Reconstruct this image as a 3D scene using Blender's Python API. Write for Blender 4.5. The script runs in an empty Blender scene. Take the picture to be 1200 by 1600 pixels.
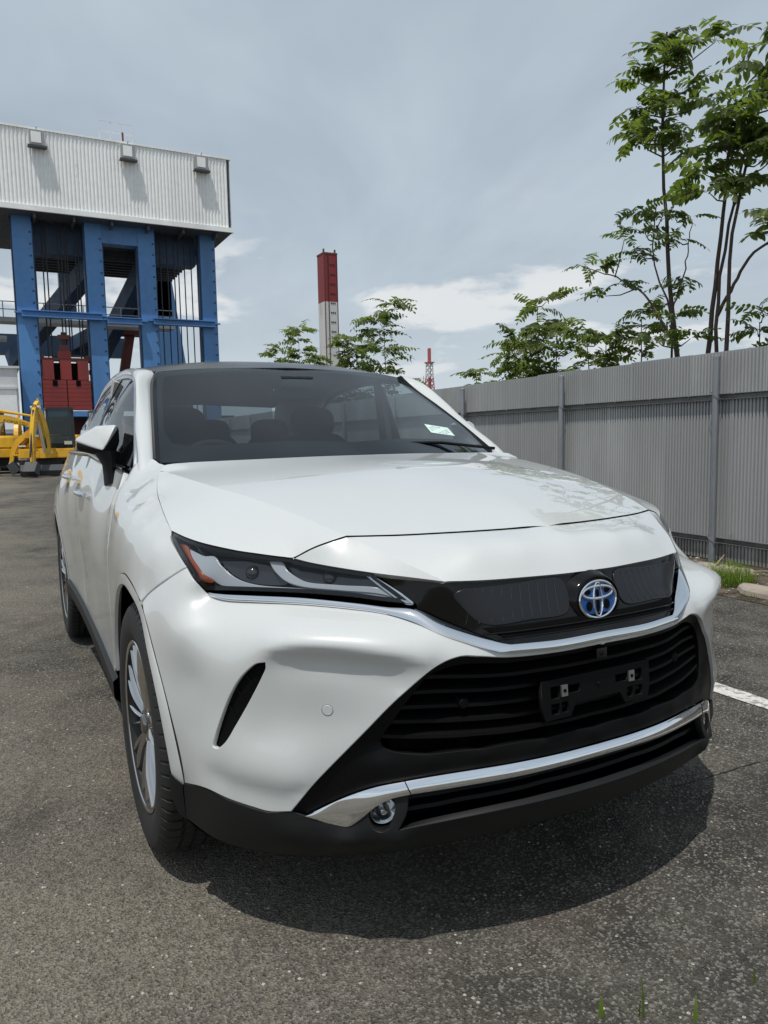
import bpy, bmesh, math, random
import numpy as np
from mathutils import Vector, Matrix
from mathutils.geometry import delaunay_2d_cdt

# ------------------------------------------------------------------ camera, sky, sun, exposure
scene = bpy.context.scene
R = math.radians
CAM = Vector((2.2103, -1.2304, 1.2002))
right = Vector((0.46360955, 0.88582887, -0.01932337))
up = Vector((-0.08159955, 0.06440185, 0.99458228))
fwd = Vector((-0.88227416, 0.45952107, -0.10214054))
cd = bpy.data.cameras.new('camera')
cam = bpy.data.objects.new('camera', cd)
scene.collection.objects.link(cam)
m3 = Matrix((right, up, -fwd)).transposed()
cam.matrix_world = Matrix.Translation(CAM) @ m3.to_4x4()
cd.sensor_fit = 'VERTICAL'
cd.sensor_height = 36.0
cd.lens = 1157.4 / 1600 * 36.0
cd.clip_start = 0.05
cd.clip_end = 6000
scene.camera = cam

SUN = Vector((0.23, -0.29, 1.0)).normalized()          # direction to the sun, close to overhead
SKY_STRENGTH = 0.1
SUN_STRENGTH = 5.0
world = bpy.data.worlds.new('World')
scene.world = world
world.use_nodes = True
wn = world.node_tree
wn.nodes.clear()
def wnode(t, **k):
    n = wn.nodes.new(t)
    for a, b in k.items(): setattr(n, a, b)
    return n
wl = wn.links.new
sky = wnode('ShaderNodeTexSky', sky_type='NISHITA', sun_disc=False)
sky.sun_elevation = math.asin(SUN.z)
sky.sun_rotation = math.atan2(SUN.x, SUN.y)
sky.air_density = 1.0
sky.dust_density = 2.2
sky.ozone_density = 1.5
tc = wnode('ShaderNodeTexCoord')
sep = wnode('ShaderNodeSeparateXYZ'); wl(tc.outputs['Generated'], sep.inputs[0])
# flatten the direction onto a cloud deck so that streaks close up towards the horizon
mx = wnode('ShaderNodeMath', operation='MAXIMUM'); wl(sep.outputs['Z'], mx.inputs[0]); mx.inputs[1].default_value = 0.0
ad = wnode('ShaderNodeMath', operation='ADD'); wl(mx.outputs[0], ad.inputs[0]); ad.inputs[1].default_value = 0.16
dx = wnode('ShaderNodeMath', operation='DIVIDE'); wl(sep.outputs['X'], dx.inputs[0]); wl(ad.outputs[0], dx.inputs[1])
dy = wnode('ShaderNodeMath', operation='DIVIDE'); wl(sep.outputs['Y'], dy.inputs[0]); wl(ad.outputs[0], dy.inputs[1])
cmb = wnode('ShaderNodeCombineXYZ'); wl(dx.outputs[0], cmb.inputs[0]); wl(dy.outputs[0], cmb.inputs[1])
def cloud_layer(scale, stretch, rot, lo, hi, seed, detail=6.0, dist=0.6):
    mp = wnode('ShaderNodeMapping'); wl(cmb.outputs[0], mp.inputs['Vector'])
    mp.inputs['Rotation'].default_value = (0, 0, rot)
    mp.inputs['Scale'].default_value = stretch
    mp.inputs['Location'].default_value = (seed, seed * 0.7, 0)
    nz = wnode('ShaderNodeTexNoise', noise_dimensions='3D'); wl(mp.outputs[0], nz.inputs['Vector'])
    nz.inputs['Scale'].default_value = scale
    nz.inputs['Detail'].default_value = detail
    nz.inputs['Roughness'].default_value = 0.55
    nz.inputs['Distortion'].default_value = dist
    mr = wnode('ShaderNodeMapRange', interpolation_type='SMOOTHSTEP'); wl(nz.outputs['Fac'], mr.inputs['Value'])
    mr.inputs['From Min'].default_value = lo; mr.inputs['From Max'].default_value = hi
    return mr.outputs[0]
def wmix(fac, a, b):
    n = wnode('ShaderNodeMix', data_type='RGBA')
    wl(fac, n.inputs['Factor'])
    for s, v in ((n.inputs[6], a), (n.inputs[7], b)):
        if isinstance(v, tuple): s.default_value = v
        else: wl(v, s)
    return n.outputs[2]
def wscale(s, k):
    n = wnode('ShaderNodeMath', operation='MULTIPLY'); wl(s, n.inputs[0])
    if isinstance(k, float): n.inputs[1].default_value = k
    else: wl(k, n.inputs[1])
    return n.outputs[0]
veil = cloud_layer(0.5, (1.0, 1.7, 1), 0.9, 0.25, 0.72, 3.1, 5.0, 0.5)
SKYK = 1.0
vb_ = wnode('ShaderNodeMapRange'); wl(veil, vb_.inputs['Value']); vb_.inputs['To Min'].default_value = 0.55; vb_.inputs['To Max'].default_value = 0.95
c0 = wmix(vb_.outputs[0], sky.outputs[0], (8.9, 10.4, 11.7, 1))
# low heaps of cumulus, only near the horizon
band = wnode('ShaderNodeMapRange', interpolation_type='SMOOTHSTEP'); wl(sep.outputs['Z'], band.inputs['Value'])
band.inputs['From Min'].default_value = 0.33; band.inputs['From Max'].default_value = 0.16
heap = cloud_layer(1.5, (1.0, 1.0, 1), 0.2, 0.53, 0.62, 31.9, 12.0, 0.25)
c1 = wmix(wscale(wscale(heap, band.outputs[0]), 0.8), c0, (14.5, 14.5, 14.4, 1))
# haze closing the sky down to the horizon
hz = wnode('ShaderNodeMapRange', interpolation_type='SMOOTHSTEP'); wl(sep.outputs['Z'], hz.inputs['Value'])
hz.inputs['From Min'].default_value = 0.30; hz.inputs['From Max'].default_value = -0.02
c2 = wmix(wscale(hz.outputs[0], 0.75), c1, (9.8, 10.9, 11.7, 1))
bg = wnode('ShaderNodeBackground'); wl(c2, bg.inputs['Color']); bg.inputs['Strength'].default_value = SKY_STRENGTH
wo = wnode('ShaderNodeOutputWorld'); wl(bg.outputs[0], wo.inputs['Surface'])

sd = bpy.data.lights.new('sun', 'SUN')
sd.energy = SUN_STRENGTH
sd.angle = R(0.53)
sd.color = (1.0, 0.965, 0.91)
sun = bpy.data.objects.new('sun', sd)
scene.collection.objects.link(sun)
sun.rotation_euler = (-SUN).to_track_quat('-Z', 'Y').to_euler()

vs = scene.view_settings
vs.view_transform = 'Standard'
vs.look = 'None'
vs.exposure = -0.69
vs.gamma = 1.0
vs.use_curve_mapping = False
scene.render.engine = 'CYCLES'
scene.cycles.max_bounces = 8
scene.cycles.transparent_max_bounces = 16
scene.cycles.caustics_reflective = False
scene.cycles.caustics_refractive = False

# ------------------------------------------------------------------ helpers
col = scene.collection
def V3(p): return Vector((float(p[0]), float(p[1]), float(p[2])))
def link(o, parent=None):
    col.objects.link(o)
    if parent is not None: o.parent = parent
    return o
def empty(name, loc=(0, 0, 0), parent=None):
    o = bpy.data.objects.new(name, None); o.location = loc; o.empty_display_size = 0.2
    return link(o, parent)
def tag(o, label=None, cat=None, group=None, kind=None):
    if label: o['label'] = label
    if cat: o['category'] = cat
    if group: o['group'] = group
    if kind: o['kind'] = kind
    return o
def obj(name, V, F, mat, parent=None, smooth=True, normals=None, auto=None):
    me = bpy.data.meshes.new(name)
    me.from_pydata([tuple(map(float, v)) for v in V], [], [tuple(map(int, f)) for f in F])
    me.validate(clean_customdata=False)
    if smooth: me.shade_smooth()
    if auto is not None and smooth:
        me.set_sharp_from_angle(angle=R(auto))
    if normals is not None and len(me.vertices) == len(normals):
        me.normals_split_custom_set_from_vertices([tuple(map(float, n)) for n in normals])
    me.materials.append(mat)
    return link(bpy.data.objects.new(name, me), parent)
def bobj(name, bm, mat, parent=None, smooth=True, auto=35):
    me = bpy.data.meshes.new(name)
    bmesh.ops.recalc_face_normals(bm, faces=bm.faces[:])
    bm.to_mesh(me); bm.free()
    if smooth:
        me.shade_smooth()
        if auto is not None: me.set_sharp_from_angle(angle=R(auto))
    me.materials.append(mat)
    return link(bpy.data.objects.new(name, me), parent)
def copy_tree(o, parent=None):
    c = o.copy(); col.objects.link(c); c.parent = parent
    for ch in list(o.children): copy_tree(ch, c)
    return c
class MB:
    """collects boxes, bars, tubes and lathes of ONE part into a mesh"""
    def __init__(s): s.V = []; s.F = []
    def add(s, V, F):
        b = len(s.V); s.V += [tuple(map(float, v)) for v in V]; s.F += [tuple(i + b for i in f) for f in F]; return s
    def box(s, lo, hi, M=None):
        x0, y0, z0 = lo; x1, y1, z1 = hi
        V = [(x0,y0,z0),(x1,y0,z0),(x1,y1,z0),(x0,y1,z0),(x0,y0,z1),(x1,y0,z1),(x1,y1,z1),(x0,y1,z1)]
        if M is not None: V = [tuple(M @ Vector(v)) for v in V]
        return s.add(V, [(0,3,2,1),(4,5,6,7),(0,1,5,4),(1,2,6,5),(2,3,7,6),(3,0,4,7)])
    def bar(s, a, b, w, h, upv=(0, 0, 1)):
        a = Vector(a); b = Vector(b); d = (b - a); L = d.length; d.normalize()
        u = Vector(upv)
        if abs(d.dot(u)) > 0.98: u = Vector((1, 0, 0))
        sx = d.cross(u).normalized(); uz = sx.cross(d).normalized()
        V = []
        for p in (a, b):
            for i, j in ((-1,-1),(1,-1),(1,1),(-1,1)): V.append(p + sx * (w * .5 * i) + uz * (h * .5 * j))
        return s.add(V, [(0,1,2,3),(7,6,5,4),(0,4,5,1),(1,5,6,2),(2,6,7,3),(3,7,4,0)])
    def tube(s, P, r, n=8, cap=True):
        P = [Vector(p) for p in P]; rr = r if isinstance(r, (list, tuple)) else [r] * len(P)
        V = []; F = []; ref = None
        for i, p in enumerate(P):
            d = (P[min(i + 1, len(P) - 1)] - P[max(i - 1, 0)]).normalized()
            if ref is None: ref = Vector((0, 0, 1)) if abs(d.z) < .9 else Vector((1, 0, 0))
            a = d.cross(ref).normalized(); b = a.cross(d).normalized(); ref = b
            for k in range(n):
                t = 2 * math.pi * k / n; V.append(p + a * (math.cos(t) * rr[i]) + b * (math.sin(t) * rr[i]))
        for i in range(len(P) - 1):
            for k in range(n): F.append((i*n+k, i*n+(k+1)%n, (i+1)*n+(k+1)%n, (i+1)*n+k))
        if cap: F.append(tuple(range(n-1, -1, -1))); F.append(tuple(range((len(P)-1)*n, len(P)*n)))
        return s.add(V, F)
    def lathe(s, prof, n=32, o=(0,0,0), ax='Y'):
        V = []; F = []
        for k in range(n):
            t = 2 * math.pi * k / n; c, q = math.cos(t), math.sin(t)
            for r, h in prof:
                v = {'Y': (r*c, h, r*q), 'X': (h, r*c, r*q), 'Z': (r*c, r*q, h)}[ax]
                V.append((v[0]+o[0], v[1]+o[1], v[2]+o[2]))
        m = len(prof)
        for k in range(n):
            for i in range(m - 1): F.append((k*m+i, k*m+i+1, ((k+1)%n)*m+i+1, ((k+1)%n)*m+i))
        return s.add(V, F)
    def build(s, name, mat, parent=None, smooth=False, auto=35):
        bm = bmesh.new(); vs_ = [bm.verts.new(v) for v in s.V]
        for f in s.F:
            try: bm.faces.new([vs_[i] for i in f])
            except ValueError: pass
        return bobj(name, bm, mat, parent, smooth, auto)
def shared(name, me, parent=None, loc=None, M=None):
    o = bpy.data.objects.new(name, me); link(o, parent)
    if M is not None: o.matrix_local = M
    elif loc is not None: o.location = loc
    return o

# ---- materials
def mat(name, base, rough=0.5, metal=0.0, coat=0.0, coat_r=0.03, spec=0.5, emit=None):
    m = bpy.data.materials.new(name); m.use_nodes = True
    b = m.node_tree.nodes['Principled BSDF']
    b.inputs['Base Color'].default_value = (*base, 1)
    b.inputs['Roughness'].default_value = rough
    b.inputs['Metallic'].default_value = metal
    b.inputs['Coat Weight'].default_value = coat
    b.inputs['Coat Roughness'].default_value = coat_r
    b.inputs['Specular IOR Level'].default_value = spec
    if emit:
        b.inputs['Emission Color'].default_value = (*emit, 1); b.inputs['Emission Strength'].default_value = 1
    return m
class NT:
    def __init__(s, m): s.t = m.node_tree; s.b = s.t.nodes['Principled BSDF']
    def n(s, t, **k):
        x = s.t.nodes.new(t)
        for a, b in k.items():
            if a.startswith('i_'):
                kk = a[2:].replace('_', ' ')
                x.inputs[int(kk) if kk.isdigit() else kk].default_value = b
            else: setattr(x, a, b)
        return x
    def l(s, a, b): s.t.links.new(a, b)
    def mix(s, f, a, b, bt='MIX'):
        x = s.n('ShaderNodeMix', data_type='RGBA', blend_type=bt)
        for sk, v in ((x.inputs['Factor'], f), (x.inputs[6], a), (x.inputs[7], b)):
            if isinstance(v, (tuple, float, int)): sk.default_value = v
            else: s.l(v, sk)
        return x.outputs[2]
    def noise(s, scale, detail=4.0, rough=.5, vec=None, dist=0.0):
        x = s.n('ShaderNodeTexNoise'); x.inputs['Scale'].default_value = scale; x.inputs['Detail'].default_value = detail
        x.inputs['Roughness'].default_value = rough; x.inputs['Distortion'].default_value = dist
        if vec is not None: s.l(vec, x.inputs['Vector'])
        return x
    def ramp(s, v, a, b, c=0.0, d=1.0, smooth=True):
        x = s.n('ShaderNodeMapRange', interpolation_type='SMOOTHSTEP' if smooth else 'LINEAR'); s.l(v, x.inputs['Value'])
        for q, w in zip(('From Min', 'From Max', 'To Min', 'To Max'), (a, b, c, d)): x.inputs[q].default_value = w
        return x.outputs[0]
    def pos(s): return s.n('ShaderNodeNewGeometry').outputs['Position']
    def objc(s): return s.n('ShaderNodeTexCoord').outputs['Object']
    def mapped(s, vec, scale, loc=(0,0,0), rot=(0,0,0)):
        x = s.n('ShaderNodeMapping'); s.l(vec, x.inputs['Vector']); x.inputs['Scale'].default_value = scale
        x.inputs['Location'].default_value = loc; x.inputs['Rotation'].default_value = rot; return x.outputs[0]
    def bump(s, h, strength, dist, prev=None):
        x = s.n('ShaderNodeBump'); x.inputs['Strength'].default_value = strength; x.inputs['Distance'].default_value = dist
        s.l(h, x.inputs['Height'])
        if prev is not None: s.l(prev, x.inputs['Normal'])
        return x.outputs[0]
def weathered(name, base, rough=.5, metal=0.0, dirt=(.1,.08,.06), amount=.35, scale=1.2, streak=True, rust=0.0, coat=0.0):
    m = mat(name, base, rough, metal, coat); t = NT(m); p = t.objc()
    v = t.mapped(p, (1, 1, .18)) if streak else p
    n1 = t.noise(scale, 6, .6, v); n2 = t.noise(scale * 9, 4, .6, p)
    c = t.mix(t.ramp(n1.outputs['Fac'], .42, .75, 0, amount), (*base, 1), (*dirt, 1))
    c = t.mix(t.ramp(n2.outputs['Fac'], .35, .7, 0, .25), c, (*[x * .72 for x in base], 1))
    if rust:
        n3 = t.noise(scale * 2.3, 8, .7, t.mapped(p, (1, 1, .35), (3, 7, 1)))
        c = t.mix(t.ramp(n3.outputs['Fac'], .63, .70, 0, rust), c, (.16, .055, .02, 1))
    t.l(c, t.b.inputs['Base Color'])
    t.l(t.ramp(n2.outputs['Fac'], .3, .7, max(rough - .08, .02), min(rough + .12, 1)), t.b.inputs['Roughness'])
    return m
def glass_mat(name, tint, gloss_rough=0.0, base_refl=0.04, ior=1.5):
    m = bpy.data.materials.new(name); m.use_nodes = True; nt = m.node_tree; nt.nodes.clear()
    tr = nt.nodes.new('ShaderNodeBsdfTransparent'); tr.inputs[0].default_value = (*tint, 1)
    gl = nt.nodes.new('ShaderNodeBsdfGlossy'); gl.inputs['Roughness'].default_value = gloss_rough; gl.inputs[0].default_value = (1, 1, 1, 1)
    fr = nt.nodes.new('ShaderNodeFresnel'); fr.inputs['IOR'].default_value = ior
    mx_ = nt.nodes.new('ShaderNodeMixShader'); out = nt.nodes.new('ShaderNodeOutputMaterial')
    ge = nt.nodes.new('ShaderNodeNewGeometry'); im = nt.nodes.new('ShaderNodeMapRange')     # same reflectance from both sides
    im.inputs['To Min'].default_value = ior; im.inputs['To Max'].default_value = 1 / ior
    nt.links.new(ge.outputs['Backfacing'], im.inputs['Value']); nt.links.new(im.outputs[0], fr.inputs['IOR'])
    nt.links.new(fr.outputs[0], mx_.inputs[0]); nt.links.new(tr.outputs[0], mx_.inputs[1]); nt.links.new(gl.outputs[0], mx_.inputs[2])
    nt.links.new(mx_.outputs[0], out.inputs[0]); return m

# ---- smooth trimmed panels
class TPS:
    """thin plate height field over the plane with normal n"""
    def __init__(s,n,pts,lam=0.0):
        n=np.array(n,float);s.n=n/np.linalg.norm(n)
        up=np.array([0,0,1.]) if abs(s.n[2])<.9 else np.array([1.,0,0])
        s.e1=np.cross(up,s.n);s.e1/=np.linalg.norm(s.e1);s.e2=np.cross(s.n,s.e1)
        P=np.array(pts,float);Q=np.c_[P@s.e1,P@s.e2];keep=[]
        for i in range(len(Q)):
            if all((Q[i,0]-Q[j,0])**2+(Q[i,1]-Q[j,1])**2>2.5e-5 for j in keep): keep.append(i)
        P=P[keep];Q=Q[keep];s.Q=Q;h=P@s.n;N=len(Q)
        d=Q[:,None]-Q[None];r2=(d**2).sum(2)+1e-12
        A=np.zeros((N+3,N+3));A[:N,:N]=.5*r2*np.log(r2)+lam*np.eye(N)
        A[:N,N]=1;A[:N,N+1:]=Q;A[N,:N]=1;A[N+1:,:N]=Q.T
        s.c=np.linalg.solve(A,np.r_[h,0,0,0])
    def uv(s,P): P=np.asarray(P,float);return np.c_[P@s.e1,P@s.e2]
    def ev(s,q,off=0.):
        q=np.asarray(q,float);d=q[:,None]-s.Q[None];r2=(d**2).sum(2)+1e-12;N=len(s.Q);L=np.log(r2)
        h=(.5*r2*L)@s.c[:N]+s.c[N]+q@s.c[N+1:]
        g=((L+1)[:,:,None]*d*s.c[:N][None,:,None]).sum(1)+s.c[N+1:]
        P=q[:,:1]*s.e1+q[:,1:]*s.e2+h[:,None]*s.n
        nr=s.n-g[:,:1]*s.e1-g[:,1:]*s.e2;nr/=np.linalg.norm(nr,axis=1)[:,None]
        return P+nr*off,nr
def crv(P, step=0.012, n=None):
    """Catmull-Rom through P, resampled evenly"""
    P = np.array(P, float)
    if len(P) == 2: D = np.linspace(P[0], P[1], 9)
    else:
        Q = np.vstack([2*P[0]-P[1], P, 2*P[-1]-P[-2]]); D = []
        for i in range(1, len(Q)-2):
            p0, p1, p2, p3 = Q[i-1:i+3]
            t0 = 0.; t1 = t0+np.linalg.norm(p1-p0)**.5; t2 = t1+np.linalg.norm(p2-p1)**.5; t3 = t2+np.linalg.norm(p3-p2)**.5
            for t in np.linspace(t1, t2, 14, endpoint=False):
                a1 = (t1-t)/(t1-t0)*p0+(t-t0)/(t1-t0)*p1; a2 = (t2-t)/(t2-t1)*p1+(t-t1)/(t2-t1)*p2; a3 = (t3-t)/(t3-t2)*p2+(t-t2)/(t3-t2)*p3
                b1 = (t2-t)/(t2-t0)*a1+(t-t0)/(t2-t0)*a2; b2 = (t3-t)/(t3-t1)*a2+(t-t1)/(t3-t1)*a3
                D.append((t2-t)/(t2-t1)*b1+(t-t1)/(t2-t1)*b2)
        D.append(P[-1]); D = np.array(D)
    s = np.r_[0, np.cumsum(np.linalg.norm(np.diff(D, axis=0), axis=1))]
    k = n if n else max(2, int(round(s[-1]/step))+1)
    t = np.linspace(0, s[-1], k)
    return np.stack([np.interp(t, s, D[:, i]) for i in range(3)], 1)
def crvc(P, corners, step=.012):
    """like crv, keeping the listed control points as sharp corners"""
    P = np.array(P, float); k = [0]+list(corners)+[len(P)-1]
    return loop(*[crv(P[a:b+1], step) for a, b in zip(k[:-1], k[1:])])
def near(P): P = np.array(P, float).reshape(-1, 3).copy(); P[:, 1] *= -1; return P
def flip(P): P = np.array(P, float).copy(); P[:, 1] *= -1; return P
def loop(*curves):
    out = []
    for c in curves:
        for p in c:
            if not out or np.linalg.norm(out[-1]-p) > 1.5e-3: out.append(np.array(p, float))
    if np.linalg.norm(out[0]-out[-1]) < 1.5e-3: out.pop()
    return np.array(out)
def inpoly(q, poly):
    x, y = q[:, 0], q[:, 1]; r = np.zeros(len(q), bool); j = len(poly)-1
    for i in range(len(poly)):
        xi, yi = poly[i]; xj, yj = poly[j]
        with np.errstate(divide='ignore', invalid='ignore'):
            c = ((yi > y) != (yj > y)) & (x < (xj-xi)*(y-yi)/(yj-yi+1e-30)+xi)
        r ^= c; j = i
    return r
def area2(p): return .5*np.sum(p[:, 0]*np.roll(p[:, 1], -1)-np.roll(p[:, 0], -1)*p[:, 1])
def offset_poly(p, d):
    """move a closed 2-D outline inwards by d"""
    s = 1. if area2(p) > 0 else -1.
    e = np.roll(p, -1, 0)-p; e /= np.linalg.norm(e, axis=1)[:, None]+1e-12
    nn = np.stack([-e[:, 1], e[:, 0]], 1)*s; m = nn+np.roll(nn, 1, 0); m /= np.linalg.norm(m, axis=1)[:, None]+1e-9
    return p+m*d
def panel_geo(T, outline, holes=(), spacing=.02, gap=.0, depth=.012, off=0., hole_depth=None, lip=.0025, sym=False):
    """trim surface T by an outline (3-D points) and holes; walls run inwards from every edge"""
    loops = [offset_poly(T.uv(outline), gap)] + [T.uv(h) for h in holes]
    msk = np.abs(np.asarray(outline)[:, 1]) < 1e-3 if sym else np.zeros(len(outline), bool)
    loops[0][msk] = T.uv(np.asarray(outline)[msk]) if msk.any() else loops[0][msk]
    pts = []; edges = []; rings = []
    for L in loops:
        b = len(pts); pts += [tuple(p) for p in L]; k = len(L); edges += [(b+i, b+(i+1) % k) for i in range(k)]; rings.append((b, k))
    lo = loops[0].min(0); hi = loops[0].max(0)
    gx = np.arange(lo[0], hi[0]+spacing, spacing); gy = np.arange(lo[1], hi[1]+spacing, spacing)
    G = np.array([(a+(spacing*.5 if j % 2 else 0), b) for j, b in enumerate(gy) for a in gx])
    ok = inpoly(G, loops[0])
    for h in loops[1:]: ok &= ~inpoly(G, h)
    G = G[ok]; B = np.concatenate(loops)
    if len(G):
        dmin = np.min(((G[:, None]-B[None])**2).sum(2), 1) if len(G)*len(B) < 6e6 else np.full(len(G), 1.)
        G = G[dmin > (spacing*.45)**2]
    allp = [Vector(p) for p in pts]+[Vector(p) for p in G]
    vv, ee, ff, ov, oe, of = delaunay_2d_cdt(allp, edges, [], 0, 1e-6)
    Q = np.array([(v[0], v[1]) for v in vv]); tri = np.array([f for f in ff if len(f) == 3])
    cen = Q[tri].mean(1); ok = inpoly(cen, loops[0])
    for h in loops[1:]: ok &= ~inpoly(cen, h)
    tri = tri[ok]
    P, N = T.ev(Q, off)
    a = area2(Q[tri[0]]) if len(tri) else 1
    tri = np.array([t if area2(Q[t]) > 0 else t[::-1] for t in tri])
    V = list(P); NN = list(N); F = [tuple(t) for t in tri]
    for li, (L, (b, k)) in enumerate(zip(loops, rings)):
        dp = depth if li == 0 or hole_depth is None else hole_depth
        if dp <= 0: continue
        P0, N0 = T.ev(L, off); s = 1. if area2(L) > 0 else -1.
        e = np.roll(P0, -1, 0)-np.roll(P0, 1, 0); e /= np.linalg.norm(e, axis=1)[:, None]+1e-12
        out = np.cross(e, N0)*s*(1 if li == 0 else -1)
        if li == 0 and msk.any(): out[msk, 1] = 0; out /= np.linalg.norm(out, axis=1)[:, None]+1e-9
        base = len(V)
        # rounded edge: surface -> shoulder -> wall
        V += list(P0); NN += list(N0)
        V += list(P0+out*lip-N0*lip); nb = out+N0*.25; NN += list(nb/np.linalg.norm(nb, axis=1)[:, None])
        V += list(P0+out*lip*.6-N0*dp); NN += list(out)
        for r_ in (0, 1):
            for i in range(k):
                j = (i+1) % k
                if li == 0 and msk[i] and msk[j]: continue
                q = (base+r_*k+i, base+r_*k+j, base+(r_+1)*k+j, base+(r_+1)*k+i)
                if s*(1 if li == 0 else -1) > 0: q = q[::-1]
                F.append(q)
    return V, F, NN
def join_mirror(V, F, N):
    n = len(V); V2 = V+[np.array((v[0], -v[1], v[2])) for v in V]; N2 = N+[np.array((v[0], -v[1], v[2])) for v in N]
    return V2, F+[tuple(i+n for i in f[::-1]) for f in F], N2
def mirrored(V, F, N=None):
    return [np.array((v[0], -v[1], v[2])) for v in V], [tuple(f[::-1]) for f in F], None if N is None else [np.array((v[0], -v[1], v[2])) for v in N]
def panel(name, T, outline, m, parent, both=None, **k):
    V, F, N = panel_geo(T, outline, **k)
    if both == 'join': V, F, N = join_mirror(V, F, N)
    o = obj(name, V, F, m, parent, True, N)
    if both == 'pair':
        V, F, N = mirrored(V, F, N); return o, obj(name, V, F, m, parent if not isinstance(parent, tuple) else parent[1], True, N)
    return o
def loft_geo(rows, n, close=False):
    """rows of curves, each resampled to n points, skinned with Catmull-Rom between them"""
    Rw = np.array([crv(r, n=n) for r in rows]); F = []; m = len(Rw)
    V = Rw.reshape(-1, 3)
    for i in range(m-1):
        for j in range(n-1): F.append((i*n+j, i*n+j+1, (i+1)*n+j+1, (i+1)*n+j))
    return [v for v in V], F
def both_sides(name, V, F, m, parent, auto=40):
    a = obj(name, V, F, m, parent, True, None, auto); V2, F2, _ = mirrored(V, F); return a, obj(name, V2, F2, m, parent, True, None, auto)
def rs(P, n):
    P = np.array(P, float); d = np.r_[0, np.cumsum(np.linalg.norm(np.diff(P, axis=0), axis=1))]; t = np.linspace(0, d[-1], n)
    return np.stack([np.interp(t, d, P[:, i]) for i in range(3)], 1)
def ribbon_geo(top, bot, n, bulge, depth, outdir):
    """moulding between two edge curves: back, top edge, raised middle, bottom edge, back"""
    A = rs(top, n); B = rs(bot, n); o = np.array(outdir, float)
    t = np.gradient(A, axis=0); t /= np.linalg.norm(t, axis=1)[:, None]+1e-12
    nn = np.cross(t, B-A); nn /= np.linalg.norm(nn, axis=1)[:, None]+1e-12
    sg = np.sign((nn*o).sum(1)); sg[sg == 0] = 1; nn *= sg[:, None]
    w = np.linalg.norm(B-A, axis=1)[:, None]; bl = np.minimum(bulge, w*.35)
    rows = [A-nn*depth, A, A*.85+B*.15+nn*bl*.75, A*.5+B*.5+nn*bl, A*.15+B*.85+nn*bl*.75, B, B-nn*depth]
    V = np.concatenate(rows); F = []
    for i in range(len(rows)-1):
        for j in range(n-1): F.append((i*n+j, i*n+j+1, (i+1)*n+j+1, (i+1)*n+j))
    return [v for v in V], F
def fixn(V, F, outdir):
    """turn faces so that they look towards outdir on average"""
    A = np.array(V); s = 0; o = np.array(outdir, float)
    for f in F[::3]: s += np.dot(np.cross(A[f[1]]-A[f[0]], A[f[2]]-A[f[0]]), o)
    return F if s > 0 else [tuple(f[::-1]) for f in F]
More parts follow.
